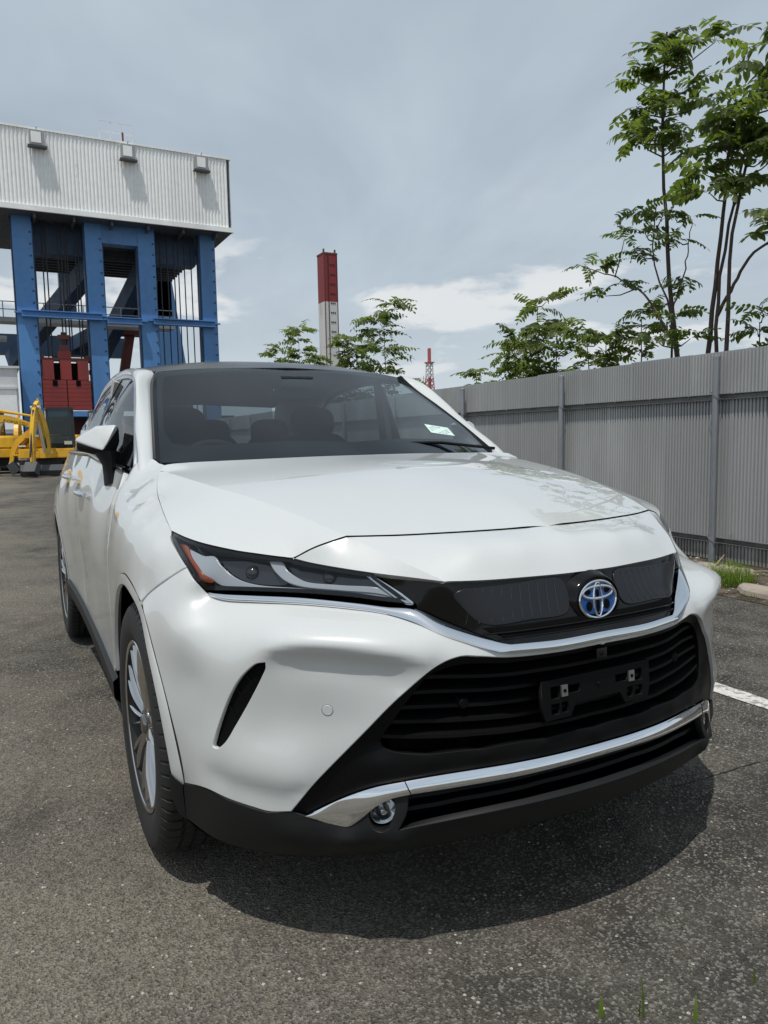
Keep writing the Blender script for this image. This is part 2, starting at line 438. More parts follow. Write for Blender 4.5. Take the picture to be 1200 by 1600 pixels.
K = {
 'shut': [(0.5562,0.617,0.9148),(0.5822,0.575,0.9399),(0.601,0.538,0.9544),(0.6101,0.5,0.9647),(0.638,0.4472,0.9651),(0.662,0.3854,0.9644),(0.697,0.2678,0.9652),(0.71,0.2112,0.9654),(0.735,0.0539,0.9665),(0.7492,-0.0,0.9705)],
 'nose_low': [(0.5554,0.616,0.9123),(0.6226,0.562,0.9013),(0.7161,0.48,0.8891),(0.7791,0.42,0.8825),(0.8333,0.366,0.8762),(0.86,0.2709,0.8739),(0.879,0.1686,0.8734),(0.893,0.0768,0.8735),(0.8992,-0.0,0.8742)],
 'nose_crease': [(0.6101,0.5,0.9647),(0.6893,0.457,0.9354),(0.7676,0.413,0.9064),(0.8333,0.366,0.8762)],
 'hl_top': [(0.2257,0.832,0.9631),(0.3022,0.812,0.9521),(0.3707,0.785,0.9431),(0.4485,0.728,0.9302),(0.5015,0.671,0.921),(0.5562,0.617,0.9148)],
 'hood_side': [(-0.3697,0.722,1.1175),(-0.344,0.745,1.0953),(-0.2673,0.768,1.0717),(-0.1744,0.788,1.0425),(0.0314,0.816,1.0076),(0.144,0.827,0.9851),(0.2222,0.832,0.9653)],
 'hood_rear': [(-0.3697,0.722,1.1175),(-0.4,0.6238,1.1211),(-0.335,0.4127,1.1268),(-0.29,0.186,1.131),(-0.2831,-0.0,1.1315)],
 'hood_crease': [(-0.341,0.735,1.0972),(0.0412,0.662,1.0596),(0.2658,0.601,1.0315),(0.4834,0.54,0.9928),(0.6101,0.5,0.9647)],
 'hl_out': [(0.2214,0.833,0.9584),(0.2235,0.834,0.9468),(0.2813,0.835,0.92),(0.372,0.83,0.8861),(0.4186,0.815,0.852),(0.4224,0.795,0.8298)],
 'hl_bot': [(0.4224,0.795,0.8298),(0.4662,0.7624,0.8338),(0.521,0.7109,0.8361),(0.6111,0.6205,0.8373),(0.6947,0.5328,0.8333),(0.7491,0.4738,0.8261),(0.7973,0.4183,0.8221)],
 'hl_in': [(0.7973,0.4183,0.8221),(0.7508,0.4495,0.856),(0.7109,0.484,0.8873)],
 'ch_top': [(0.4271,0.79,0.8276),(0.4659,0.7626,0.8275),(0.5207,0.7111,0.8284),(0.6109,0.6207,0.829),(0.6945,0.533,0.8229),(0.753,0.4695,0.8168),(0.7972,0.4184,0.8126),(0.8324,0.3733,0.7892),(0.8704,0.3222,0.7644),(0.9104,0.2734,0.7436),(0.924,0.2522,0.7379),(0.9421,0.1374,0.7355),(0.945,0.0018,0.7368)],
 'ch_bot': [(0.4267,0.79,0.8252),(0.4655,0.763,0.8149),(0.5203,0.7115,0.8143),(0.6106,0.6211,0.8145),(0.6943,0.5333,0.8094),(0.7529,0.4763,0.8036),(0.8045,0.4312,0.7895),(0.8526,0.3862,0.7687),(0.8848,0.3322,0.7468),(0.9155,0.2772,0.7252),(0.9239,0.2522,0.7206),(0.9421,0.1373,0.7177),(0.945,0.0016,0.7192)],
 'int_top': [(0.9449,-0.0047,0.706),(0.9412,0.1364,0.7048),(0.9229,0.2602,0.7085),(0.905,0.3243,0.7169),(0.8935,0.3617,0.7198),(0.8787,0.4034,0.7055),(0.8614,0.4452,0.672),(0.8428,0.4847,0.6378),(0.8252,0.5184,0.6098),(0.8038,0.5557,0.5566),(0.782,0.5898,0.5137),(0.7415,0.6464,0.44),(0.7009,0.694,0.3638)],
 'bum_bot': [(0.7009,0.694,0.3638),(0.661,0.7332,0.3558),(0.6298,0.7607,0.3594),(0.5732,0.8012,0.3645),(0.5079,0.8398,0.3725),(0.4135,0.868,0.3522)],
 'seam': [(0.372,0.83,0.8861),(0.2949,0.864,0.8449),(0.2173,0.897,0.798),(0.1826,0.914,0.7658)],
 'slot': [(0.6583,0.7358,0.706),(0.6412,0.7511,0.701),(0.6136,0.7735,0.669),(0.5896,0.7906,0.6245),(0.5657,0.8059,0.5621),(0.5501,0.8159,0.5094),(0.5455,0.8188,0.4851),(0.5571,0.8114,0.4816),(0.576,0.7994,0.5),(0.6017,0.7822,0.5514),(0.6321,0.7588,0.6199),(0.6525,0.7411,0.6716),(0.6584,0.7357,0.69)],
 'ridge': [(0.6814,0.7234,0.7333),(0.7044,0.7046,0.742),(0.7359,0.672,0.7463),(0.7791,0.6155,0.7457),(0.8331,0.5276,0.7331),(0.8675,0.4449,0.7149)],
 'pocket': [(0.6789,0.6981,0.6674),(0.7361,0.6295,0.672),(0.7957,0.5491,0.6609),(0.6848,0.6877,0.5936),(0.7514,0.608,0.5854),(0.6568,0.7259,0.5171),(0.7106,0.67,0.5101),(0.8479,0.466,0.6874)],
 'lowridge': [(0.5367,0.8288,0.4434),(0.6054,0.788,0.4338),(0.6727,0.7345,0.4293),(0.7058,0.7012,0.4293),(0.7283,0.6715,0.4405)],
 'upper': [(0.4649,0.8576,0.7582),(0.4794,0.8515,0.6364),(0.485,0.8508,0.5122)],
 'lch_top': [(0.7131,0.6646,0.3526),(0.7599,0.6016,0.3951),(0.7839,0.5652,0.4137),(0.8057,0.5282,0.4273),(0.8335,0.4753,0.438),(0.8611,0.4125,0.447),(0.9133,0.2412,0.4573),(0.9278,0.1236,0.4584),(0.9306,-0.0326,0.4582)],
 'lch_bot': [(0.7131,0.6646,0.3511),(0.7336,0.6384,0.3432),(0.759,0.6029,0.3358),(0.7689,0.5885,0.3352),(0.7832,0.5664,0.354),(0.8011,0.5364,0.3857),(0.8177,0.5062,0.4033),(0.837,0.468,0.4125),(0.861,0.4128,0.4188),(0.9133,0.2412,0.4301),(0.9279,0.1234,0.4336),(0.9306,-0.033,0.4341)],
 'fog': [(0.823,0.5224,0.372)],
 'lip': [(0.8373,0.4956,0.3315),(0.8987,0.3452,0.3513),(0.9413,0.1345,0.3631),(0.9447,-0.0203,0.3576)],
 'ws_side': [(-0.4885,0.716,1.1211),(-0.6772,0.682,1.2434),(-0.9545,0.627,1.3994),(-1.1171,0.591,1.4945)],
 'ws_top': [(-1.1171,0.591,1.4945),(-1.112,0.4607,1.508),(-1.085,0.2601,1.5161),(-1.082,-0.0,1.5179)],
 'ws_bot': [(-0.4885,0.716,1.1211),(-0.415,0.6203,1.1218),(-0.35,0.4079,1.1275),(-0.305,0.1797,1.1317),(-0.3158,-0.0,1.1323)],
 'strip_out': [(-0.517,0.735,1.1347),(-0.7051,0.7,1.2466),(-0.8983,0.664,1.3574),(-1.0526,0.632,1.4428),(-1.0824,0.605,1.4939)],
 'dlo': [(-0.5602,0.792,1.0945),(-0.6383,0.772,1.1737),(-0.7977,0.74,1.2956),(-0.9325,0.713,1.3972),(-1.0001,0.7,1.438),(-1.0996,0.69,1.4721),(-1.2763,0.684,1.4946),(-1.5036,0.682,1.5071),(-1.8097,0.682,1.4994),(-2.1299,0.688,1.4636),(-2.4018,0.71,1.3711),(-2.6389,0.735,1.2821)],
 'belt': [(-0.5609,0.792,1.0922),(-0.7733,0.826,1.1158)],
 'plate': [(0.928,0.173,0.6351),(0.928,-0.156,0.634)],
 'emb': [(0.93,0.0084,0.81)],
 'camera': [(0.923,-0.0,0.6796)],
 'under': [(0.6824,0.7125,0.716),(0.7242,0.6681,0.727),(0.7674,0.6109,0.7264),(0.8216,0.5267,0.7144),(0.8578,0.4554,0.6998)],
 'lowunder': [(0.5395,0.8231,0.4181),(0.6004,0.7846,0.4078),(0.6646,0.7327,0.4028),(0.6964,0.7016,0.4029),(0.7183,0.6761,0.4135)],
 'pock1': [(0.6809,0.7061,0.6723),(0.7423,0.632,0.6742),(0.7988,0.5506,0.6621),(0.8424,0.4795,0.651)],
 'pock2': [(0.639,0.7495,0.5307),(0.682,0.703,0.5587),(0.7489,0.6228,0.5656),(0.7891,0.5713,0.5764)],
 'val_bot': [(0.385,0.8958,0.3335),(0.4,0.8665,0.2503),(0.5251,0.819,0.245),(0.6108,0.7515,0.2418),(0.6839,0.6684,0.2428),(0.7541,0.5551,0.2491),(0.8413,0.3684,0.2767),(0.8872,0.1842,0.2904),(0.9132,-0.0,0.2906)],
 'val_tip': [(0.388,0.8989,0.3789)],
 'amber': [(0.256,0.8208,0.9324),(0.2983,0.8105,0.93),(0.3211,0.8115,0.9164),(0.3837,0.805,0.887),(0.4122,0.7939,0.8678),(0.4261,0.7762,0.849),(0.4134,0.7951,0.849),(0.3956,0.8062,0.8729),(0.3352,0.8153,0.9038),(0.2795,0.8197,0.9234)],
 'drl1': [(0.2996,0.8094,0.925),(0.3498,0.7955,0.9187),(0.3736,0.7854,0.9144),(0.3967,0.7656,0.914),(0.4211,0.7586,0.8943),(0.444,0.7466,0.8742),(0.4708,0.7271,0.8591),(0.5052,0.6958,0.8504),(0.5767,0.623,0.8483),(0.6662,0.5307,0.8459),(0.7276,0.4623,0.8415),(0.7414,0.4498,0.8351),(0.6702,0.5328,0.8363),(0.5795,0.6242,0.8428),(0.4518,0.7501,0.8435),(0.4313,0.7666,0.8447),(0.4142,0.7866,0.865),(0.3737,0.8023,0.8941),(0.3264,0.808,0.9134)],
 'drl2': [(0.5069,0.6581,0.9048),(0.528,0.6354,0.904),(0.5428,0.6316,0.8887),(0.5666,0.6183,0.8739),(0.5933,0.5999,0.8624),(0.654,0.5412,0.8571),(0.7273,0.4619,0.8504),(0.7496,0.4443,0.836),(0.7303,0.4637,0.8422),(0.6576,0.543,0.8488),(0.5881,0.611,0.8551),(0.5566,0.6359,0.8649),(0.5266,0.6518,0.8852)],
 'cham1': [(0.4071,0.7511,0.9061),(0.4947,0.6598,0.8985),(0.519,0.6495,0.8775),(0.5457,0.6336,0.8613),(0.4959,0.6909,0.8561),(0.4599,0.7244,0.8649),(0.4323,0.7429,0.8832)],
 'cham2': [(0.5285,0.6228,0.8982),(0.6439,0.5194,0.8835),(0.6754,0.4914,0.8764),(0.7059,0.4673,0.8562),(0.6419,0.5356,0.8605),(0.5815,0.5918,0.8673),(0.5516,0.6124,0.8803)],
 'hl_line': [(0.6861,0.4964,0.8876),(0.704,0.4807,0.8813),(0.7848,0.4177,0.8247),(0.7734,0.4311,0.8241)],
}
MIR = {'cap': [(-0.8, 0.8145, 1.2631), (-0.83, 0.7991, 1.2525), (-0.9, 0.8747, 1.2622), (-0.93, 0.9481, 1.2139), (-0.92, 0.9497, 1.2014), (-0.79, 0.872, 1.1644), (-0.78, 0.8636, 1.1727), (-0.86, 0.8798, 1.2516), (-0.86, 0.911, 1.1907), (-0.955, 0.8145, 1.2590999999999999), (-0.955, 0.7991, 1.2485), (-0.955, 0.8747, 1.2582), (-0.955, 0.9481, 1.2099), (-0.955, 0.9497, 1.1984000000000001), (-0.955, 0.83, 1.19)], 'low': [(-0.925, 0.9482, 1.1989), (-0.925, 0.9448, 1.1764), (-0.9, 0.9203, 1.1585), (-0.86, 0.8855, 1.1481), (-0.8, 0.8624, 1.1482), (-0.795, 0.8689, 1.1679), (-0.835, 0.7985, 1.2501), (-0.83, 0.7996, 1.1981), (-0.82, 0.8204, 1.1442), (-0.95, 0.83, 1.155), (-0.95, 0.945, 1.195), (-0.95, 0.945, 1.165), (-0.95, 0.83, 1.26)], 'stalk': [(-0.85, 0.8442, 1.1545), (-0.83, 0.8396, 1.1125), (-0.83, 0.8419, 1.0704), (-0.82, 0.8452, 1.0337)]}
# ------------------------------------------------------------------ car materials
PAINT = mat('pearl white paint', (.54, .56, .55), .38, 0, 1.0, .035)
_t = NT(PAINT); _n = _t.noise(520, 2, .5, _t.objc())
_t.l(_t.mix(_t.ramp(_n.outputs['Fac'], .55, .75, 0, .5), (.550, .566, .560, 1), (.69, .70, .69, 1)), _t.b.inputs['Base Color'])
_n2 = _t.noise(2.2, 3, .5, _t.objc()); _t.l(_t.ramp(_n2.outputs['Fac'], .3, .7, .006, .022), _t.b.inputs['Coat Roughness'])
GLOSSB = mat('piano black', (.003, .003, .0035), .1, 0, 0.0, .03, spec=.36)
ROOFB = mat('black roof glass', (.012, .011, .015), .22, 0, 0.0, .02, spec=.28)
MATTEB = mat('matte black plastic', (.0035, .0035, .0038), .5, spec=.16)
_t = NT(MATTEB); _n = _t.noise(700, 2, .5, _t.objc()); _t.l(_t.bump(_n.outputs['Fac'], .25, .0006), _t.b.inputs['Normal'])
CLAD = mat('charcoal grained cladding', (.009, .0093, .010), .5, spec=.26)
_t = NT(CLAD); _n = _t.noise(600, 2, .5, _t.objc()); _t.l(_t.bump(_n.outputs['Fac'], .35, .0007), _t.b.inputs['Normal'])
_n2 = _t.noise(6, 4, .6, _t.objc()); _t.l(_t.mix(_t.ramp(_n2.outputs['Fac'], .45, .8, 0, .35), (.009, .0093, .010, 1), (.020, .0185, .0165, 1)), _t.b.inputs['Base Color'])
VOID = mat('unlit black', (.003, .003, .003), .8, spec=.1)
CHROME = mat('bright chrome', (.82, .84, .87), .045, 1.0)
SATIN = mat('satin chrome', (.62, .63, .65), .16, 1.0)
RIMM = mat('dark chrome rim', (.27, .255, .25), .08, 1.0)
RIMD = mat('rim barrel', (.035, .034, .034), .35, .7)
SPOKE = mat('polished spoke', (.55, .54, .53), .06, 1.0)
TYRE = mat('tyre rubber', (.016, .016, .017), .68)
_t = NT(TYRE); _n = _t.noise(14, 5, .6, _t.objc()); _t.l(_t.mix(_t.ramp(_n.outputs['Fac'], .45, .75, 0, .5), (.010, .010, .0105, 1), (.026, .024, .021, 1)), _t.b.inputs['Base Color'])
_n2 = _t.noise(300, 2, .5, _t.objc()); _t.l(_t.bump(_n2.outputs['Fac'], .2, .001), _t.b.inputs['Normal'])
DISC = mat('brake disc steel', (.25, .24, .23), .35, 1.0)
AMBER = mat('amber reflector', (.24, .045, .012), .22, 0, .6)
DRL = mat('light guide', (.34, .36, .385), .18, 0, .8)
CHAM = mat('smoked chamber', (.05, .052, .056), .18, .6, .6)
LAMPB = mat('lamp housing black', (.012, .012, .013), .25, 0, .5)
INSET = mat('smoked grille inset', (.015, .0155, .018), .25, 0, .0, spec=.3)
GLS = glass_mat('windscreen glass', (.47, .54, .555), ior=1.52)
GLS_S = glass_mat('side window glass', (.74, .80, .79))
GLS_R = glass_mat('privacy glass', (.42, .45, .46))
LENS = glass_mat('clear lens', (.90, .92, .93), 0.0, ior=1.35)
SEAT = mat('dark seat cloth', (.030, .030, .032), .75)
HEADL = mat('pale headlining', (.34, .34, .33), .9)
DASH = mat('dashboard skin', (.050, .052, .054), .5)
BLUE = mat('emblem blue', (.006, .075, .30), .2, 0, .8)
STICK = mat('pale green sticker', (.62, .78, .72), .5)
INK = mat('printing ink', (.03, .05, .05), .6)
SILVERL = mat('fog reflector', (.6, .62, .64), .12, 1.0)

car = empty('parked_car', (0, 0, 0))
tag(car, 'pearl white SUV with black roof and wide dark grille parked on the asphalt', 'car')

def half(*names): return [crv(K[n]) for n in names]
def sub(name, a, b): return K[name][a:b]
W2 = [0, .1, .2, .26, .3, .4, .5, .6, .7, .8, .85, .88]; X2 = [.945, .943, .935, .923, .912, .88, .835, .775, .695, .575, .485, .40]
def FX(w): return float(np.interp(abs(w), W2, X2))
ARCH_F = [(rr*math.cos(R(a)), w, .365+rr*math.sin(R(a))) for a, rr, w in ((64, .450, .914), (45, .446, .910), (25, .438, .895), (8, .425, .876))]+[tuple(K['bum_bot'][-1])]

# ---- hood
hb = half('hood_side', 'hl_top')
hood_half = loop(crv(K['hood_rear'])[::-1], crv(K['hood_side']), crv(K['hl_top']), crv(K['shut']))
hood_half[0][1] = 0; hood_half[-1][1] = 0
hh = near(hood_half)
hood_out = loop(hh, flip(hh)[::-1])
ctr = [(-.1, 0, 1.116), (.1, 0, 1.097), (.3, 0, 1.068), (.5, 0, 1.030), (.65, 0, .995)]
ctr += [(0, .33, 1.094), (.25, .30, 1.064), (.48, .25, 1.023)]
cr = crv(K['hood_crease'], n=12)
inner = [(p[0], p[1]-.035, p[2]+.0075-.003*i/11) for i, p in enumerate(cr[:-1])]
ctl = np.vstack([near(ctr), near(cr[1:]), near(inner[1:])])
cre = near(crv(K['hood_crease'], .02)); rear = near(crv(K['hood_rear'])); shn = near(crv(K['shut'][3:]))
mid_half = loop([rear[-1]], rear[::-1], near(K['hood_side'][:2]), cre, shn); mid_half[0][1] = mid_half[-1][1] = 0
ctl = near(ctr)
T_hm = TPS((.12, 0, 1), np.vstack([rear[::6], flip(rear)[::6], cre[::3], flip(cre)[::3], shn[::5], flip(shn)[::5], ctl, flip(ctl)]), 6e-4)
cre_s = T_hm.ev(T_hm.uv(cre))[0]
mid_half = loop(rear[::-1], near(K['hood_side'][:2]), cre_s[1:], shn[1:]); mid_half[0][1] = mid_half[-1][1] = 0
hs_ = near(crv(K['hood_side'])); ht_ = near(crv(K['hl_top'])); sh0 = near(crv(K['shut'][:4]))
side_out = loop(near(K['hood_side'][1:2]), hs_[4:], ht_, sh0, cre_s[::-1])
T_hs = TPS((.35, -.3, .9), np.vstack([hs_[::4], ht_[::4], sh0[::3], cre_s[::2]]), 1e-4)
def offs(L, d, T): return L
V, F, N = panel_geo(T_hm, loop(mid_half, flip(mid_half)[::-1]), spacing=.025, gap=.0, depth=0)
V2, F2, N2 = panel_geo(T_hs, side_out, spacing=.02, gap=.0, depth=0)
V3_, F3_, N3_ = mirrored(V2, F2, N2)
def cat(*g):
    V = []; F = []; N = []
    for v, f, n in g: b = len(V); V += list(v); N += list(n); F += [tuple(i+b for i in q) for q in f]
    return V, F, N
def rim(outline, nrm, depth=.02, shrink=.003):
    """folded edge hanging from the outline of a panel"""
    P = np.array(outline, float); c = P.mean(0); nrm = np.array(nrm, float); n = len(P)
    V = list(P)+list(P-nrm*depth); N = []
    e = np.roll(P, -1, 0)-np.roll(P, 1, 0); o = np.cross(e, nrm); o /= np.linalg.norm(o, axis=1)[:, None]+1e-9
    o *= np.sign(((P-c)*o).sum(1))[:, None]; N = list(o)+list(o)
    return V, fixn(V, [(i, (i+1) % n, n+(i+1) % n, n+i) for i in range(n)], (0, 0, 0)), N
def shrink(o, d):
    """pull the boundary of a loop towards its middle by d (3-D)"""
    P = np.array(o, float); e = np.roll(P, -1, 0)-np.roll(P, 1, 0); return P
hood_edge = loop(hood_half*np.array([1, -1, 1]), flip(hood_half*np.array([1, -1, 1]))[::-1])
hood = obj('hood', *cat((V, F, N), (V2, F2, N2), (V3_, F3_, N3_))[:2], PAINT, car, True, cat((V, F, N), (V2, F2, N2), (V3_, F3_, N3_))[2])

# ---- nose panel in front of the hood: centre facet and two side facets meeting in a crease
GAPV = np.array([.0042, 0, -.0035])
shc = near(crv(K['shut'][3:]))+GAPV; ncr = near(crv(K['nose_crease'], .015)); ncr[0] += GAPV; nlc = near(crv(K['nose_low'][4:]))
cen = loop(shc[::-1], ncr, nlc); cen[0][1] = cen[-1][1] = 0
nctl = np.array([(.836, 0, .936), (.832, -.15, .935), (.808, -.27, .933)])
T_nose = TPS((.6, 0, .8), np.vstack([shc[::3], flip(shc)[::3], ncr[::2], flip(ncr)[::2], nlc[::3], flip(nlc)[::3], nctl, flip(nctl)]), 2e-5)
ga = panel_geo(T_nose, loop(cen, flip(cen)[::-1]), spacing=.02, gap=0, depth=0)
shs = near(crv(K['shut'][:4]))+GAPV*np.array([.6, 1, 1]); nls = near(crv(K['nose_low'][:5]))
sid = loop(shs, ncr, nls[::-1])
T_nsd = TPS((.55, -.35, .75), np.vstack([shs[::2], ncr[::2], nls[::3]]), 1e-5)
gb = panel_geo(T_nsd, sid, spacing=.015, gap=0, depth=0); gc_ = mirrored(*gb)
low = np.vstack([nls, nlc]); lowN = np.array([.75, 0, .1]); lv = np.vstack([low, low-np.array([.012, 0, .010])]); nl_ = len(low)
gw = (list(lv), fixn(list(lv), [(i, i+1, nl_+i+1, nl_+i) for i in range(nl_-1)], (.3, -.2, -1)), [np.array([.3, -.2, -.93])]*len(lv)); gx = mirrored(*gw)
G_ = cat(ga, gb, gc_, gw, gx)
nose = obj('nose_panel', G_[0], G_[1], PAINT, car, True, G_[2])

IT = [0, 1, 2, 3, 4, 5, 7, 9, 11, 12]
# ---- bumper shell
def mid(P): return near(P)
bo = near(loop(crvc(K['ch_bot'], [10])[::-1], [K['hl_out'][5]], crv(K['hl_out'][3:6])[::-1], crv(K['seam']), crv(ARCH_F), crv(K['bum_bot'])[::-1], crv([K['int_top'][i] for i in IT])[::-1]))
for q in (0, -1): bo[q][1] = 0
slot = near(crv(list(K['slot'])+[K['slot'][0]], .006))[:-1]
slot_c = slot.mean(0); slot = slot_c+(slot-slot_c)*np.array([1.10, 1.16, 1.0])
bctl = near(np.vstack([crv(K['ridge'], .014), crv(K['under'], .014), crv(K['pock1'], .03), crv(K['pock2'], .03), crv(K['lowridge'], .016), crv(K['lowunder'], .016), K['upper']]))
mirror_c = flip(bo[bo[:, 1] > -.25])[::3]
T_bum = TPS((.72, -.66, .2), np.vstack([bo[::4], bctl, mirror_c[::2]]), 4e-6)
bumper = panel('front_bumper', T_bum, bo, PAINT, car, both='join', holes=[slot], sym=True, spacing=.014, gap=.003, depth=.022, hole_depth=.014)
def on_T(T, P, off=0.0):
    return T.ev(T.uv(P), off)
# vent behind the slot: dark back plate and cross fins
sp, sn = on_T(T_bum, slot, -.0125)
c0_ = sp.mean(0); V = [c0_]+list(sp); F = [(0, i+1, (i+1) % len(sp)+1) for i in range(len(sp))]
F = fixn(V, F, (1, -1, 0))
for fl in (0, 1):
    v_, f_ = (V, F) if not fl else mirrored(V, F)[:2]
    vent = obj('side_vent', v_, f_, VOID, bumper, False)
    tag(vent, 'narrow black vertical air slot cut into the bumper corner')
    for k in range(3):
        t = .26+.2*k; i0 = int((1-t)*0)+0
        a = slot[2+int(len(slot)*.40*t)]; b = slot[len(slot)-3-int(len(slot)*.46*t)]
        (pa, pb), nn = on_T(T_bum, np.array([a*.85+b*.15, b*.85+a*.15]), -.0105)
        if fl: pa[1] *= -1; pb[1] *= -1
        MB().bar(pa, pb, .003, .003).build('vent_fin', MATTEB, vent)
# parking sensor discs
def disc_on(T, P, r, mt, name, parent, side=1, proud=.0012, ring=True):
    (p,), (n_,) = on_T(T, np.array([P]))
    if side < 0: p = p*np.array([1, -1, 1]); n_ = n_*np.array([1, -1, 1])
    M = Matrix.Translation(V3(p)) @ V3(n_).to_track_quat('Z', 'Y').to_matrix().to_4x4()
    o = MB().lathe([(0, proud), (r*.9, proud), (r, proud-.001), (r, -.004)], 24, ax='Z').build(name, mt, parent, True)
    o.matrix_local = M
    if ring:
        g = MB().lathe([(r*1.0, -.004), (r*1.0, .0004), (r*1.05, .0004), (r*1.05, -.004)], 24, ax='Z').build('sensor_ring', VOID, o, True)
    return o
SENS = E_sensor = (.742, -.612, .600)
for s_ in (1, -1): disc_on(T_bum, SENS, .0125, PAINT, 'parking_sensor', bumper, s_)

# ---- wheel arch lips (body colour) front
def arch_lip(cx, wtop, pts, parent, name='wheel_arch_lip'):
    """pts: (angle, radius, w) along the opening"""
    rows = []
    for dr, f in ((0, 0), (-.004, .25), (-.026, 1), (-.030, 1), (-.034, -2.2)):
        rows.append([(cx+(rr+dr)*math.cos(R(a)), -(w+f*(.003+.019*min(1, max(0, (62-a)/55))*(cx > -1))), .365+(rr+dr)*math.sin(R(a))) for a, rr, w in pts])
    V, F = loft_geo(rows, 60); F = fixn(V, F, (0, -1, 0))
    return both_sides(name, V, F, PAINT, parent)
# ---- side surface w(X, z)
side_ctl = []
def row(z, **kw): pass
for z, vals in {
    1.10: [(-.62, .80), (-.8, .826), (-1.0, .836), (-1.5, .846), (-2.0, .846), (-2.5, .838), (-3.0, .80), (-3.4, .72)],
    1.02: [(-.55, .862), (-1.0, .884), (-1.5, .888), (-2.0, .892), (-2.5, .896), (-3.0, .868), (-3.4, .79)],
    .95: [(-.5, .893), (-1.0, .904), (-1.5, .906), (-2.0, .911), (-2.5, .919), (-3.0, .895), (-3.4, .83)],
    .85: [(-.5, .908), (-1.0, .911), (-1.5, .911), (-2.0, .916), (-2.55, .9275), (-3.0, .908), (-3.4, .85)],
    .70: [(-.5, .909), (-.75, .903), (-1.0, .899), (-1.5, .897), (-2.0, .906), (-2.2, .918), (-3.2, .895), (-3.45, .84)],
    .55: [(-.48, .905), (-.75, .897), (-1.0, .891), (-1.5, .889), (-2.0, .897), (-2.25, .912), (-3.2, .89), (-3.45, .84)],
    .42: [(-.46, .903), (-.75, .902), (-1.0, .898), (-1.5, .896), (-2.0, .900), (-2.28, .908), (-3.2, .88)]}.items():
    side_ctl += [(x, -w, z) for x, w in vals]
T_side = TPS((0, -1, 0), side_ctl, 5e-2)
def side_at(P):
    """(X, z) list -> 3-D points on the side surface, near side"""
    Q = np.array([(x, 0, z) for x, z in P], float); return T_side.ev(T_side.uv(Q))[0]
# ---- fender
A_back = [(x, w, z) for x, w, z in [(.450*math.cos(R(a)), w, .365+.450*math.sin(R(a))) for a, w in ((64, .914), (80, .920), (95, .921), (115, .919), (135, .914), (155, .909), (172, .905))]]
seam_door = [(-.505, .405), (-.507, .6), (-.51, .8), (-.52, .95), (-.545, 1.03)]
sd3 = side_at(seam_door)
f_rear = np.vstack([near([(-.452, .904, .41)]), sd3, near([(-.575, .80, 1.088), (-.565, .79, 1.112), (-.53, .785, 1.13), (-.517, .737, 1.135), (-.45, .722, 1.120)])])
fo = loop(near(crv(K['hood_side'])), near(crv(K['hl_out'][:4])), near(crv(K['seam'])), near(crv(A_back)), crv(f_rear[:6]), crv(f_rear[5:8]), crv(f_rear[7:11]), [near(K['hood_side'][:1])[0]])
fctl = [(-.25, -.846, 1.02), (-.1, -.862, .995), (.08, -.878, .955), (.22, -.873, .91), (-.05, -.915, .86), (-.3, -.908, .9), (.12, -.908, .85), (-.42, -.912, .72), (-.50, -.775, 1.118)]
T_fen = TPS((.1, -.8, .6), np.vstack([fo[::5], fctl]), 4e-4)
panel('fender', T_fen, fo, PAINT, car, both='pair', spacing=.02, gap=.0035, depth=.02)
arch_lip(0, 0, [(-2, .416, .869), (0, .421, .871), (25, .439, .896), (45, .447, .911), (64, .451, .915), (80, .451, .921), (95, .451, .922), (115, .451, .920), (135, .451, .915), (155, .451, .910), (173, .451, .906)], car)

# ---- doors and quarter panel
bot = lambda x: .385+(-.5-x)*.03
fd = [(-.509, .405), (-.511, .6), (-.514, .8), (-.524, .95), (-.549, 1.03), (-.58, 1.085)]
belt_z = lambda x: 1.088+min(1., (-x-.58)/.9)*.047
fd_out = loop(crv(side_at(fd)), crv(side_at([(x, belt_z(x)) for x in (-.58, -.8, -1.1, -1.4, -1.53)])), crv(side_at([(-1.53, belt_z(-1.53)), (-1.545, .9), (-1.545, bot(-1.545))])), crv(side_at([(x, bot(x)) for x in (-1.545, -1.2, -.9, -.6, -.509)])))
doors = panel('front_door', T_side, fd_out, PAINT, car, both='pair', spacing=.035, gap=.004, depth=.02)
ra = lambda a: (-2.69+.45*math.cos(R(a)), .365+.45*math.sin(R(a)))
rd_out = loop(crv(side_at([(-1.549, bot(-1.549)), (-1.549, .9), (-1.534, belt_z(-1.534))])), crv(side_at([(x, belt_z(x)) for x in (-1.534, -1.9, -2.3, -2.62)])), crv(side_at([(-2.62, belt_z(-2.62)), (-2.60, .95), (-2.47, .79), ra(44)])), crv(side_at([ra(a) for a in (44, 32, 20, 8)])), crv(side_at([ra(8), (-2.21, bot(-2.21))])), crv(side_at([(-2.21, bot(-2.21)), (-1.8, bot(-1.8)), (-1.549, bot(-1.549))])))
rdoors = panel('rear_door', T_side, rd_out, PAINT, car, both='pair', spacing=.035, gap=.004, depth=.02)
q_out = loop(crv(side_at([(-2.624, belt_z(-2.624)), (-2.604, .95), (-2.474, .79), ra(44)])), crv(side_at([ra(a) for a in (44, 60, 80, 100, 120, 140, 160, 176)])),
             crv(side_at([ra(176), (-3.25, .42), (-3.45, .47)])), crv(side_at([(-3.45, .47), (-3.5, .8), (-3.42, 1.12)])), crv(side_at([(-3.42, 1.12), (-3.0, 1.135), (-2.624, belt_z(-2.624))])))
panel('quarter_panel', T_side, q_out, PAINT, car, both='pair', spacing=.04, gap=.004, depth=.02)
side_w = lambda x, z: float(-side_at([(x, z)])[0][1])
arch_lip(-2.69, 0, [(a, .451, side_w(-2.69+.45*math.cos(R(a)), .365+.45*math.sin(R(a)))+.001) for a in (7, 20, 40, 60, 80, 100, 120, 140, 160, 175)], car)
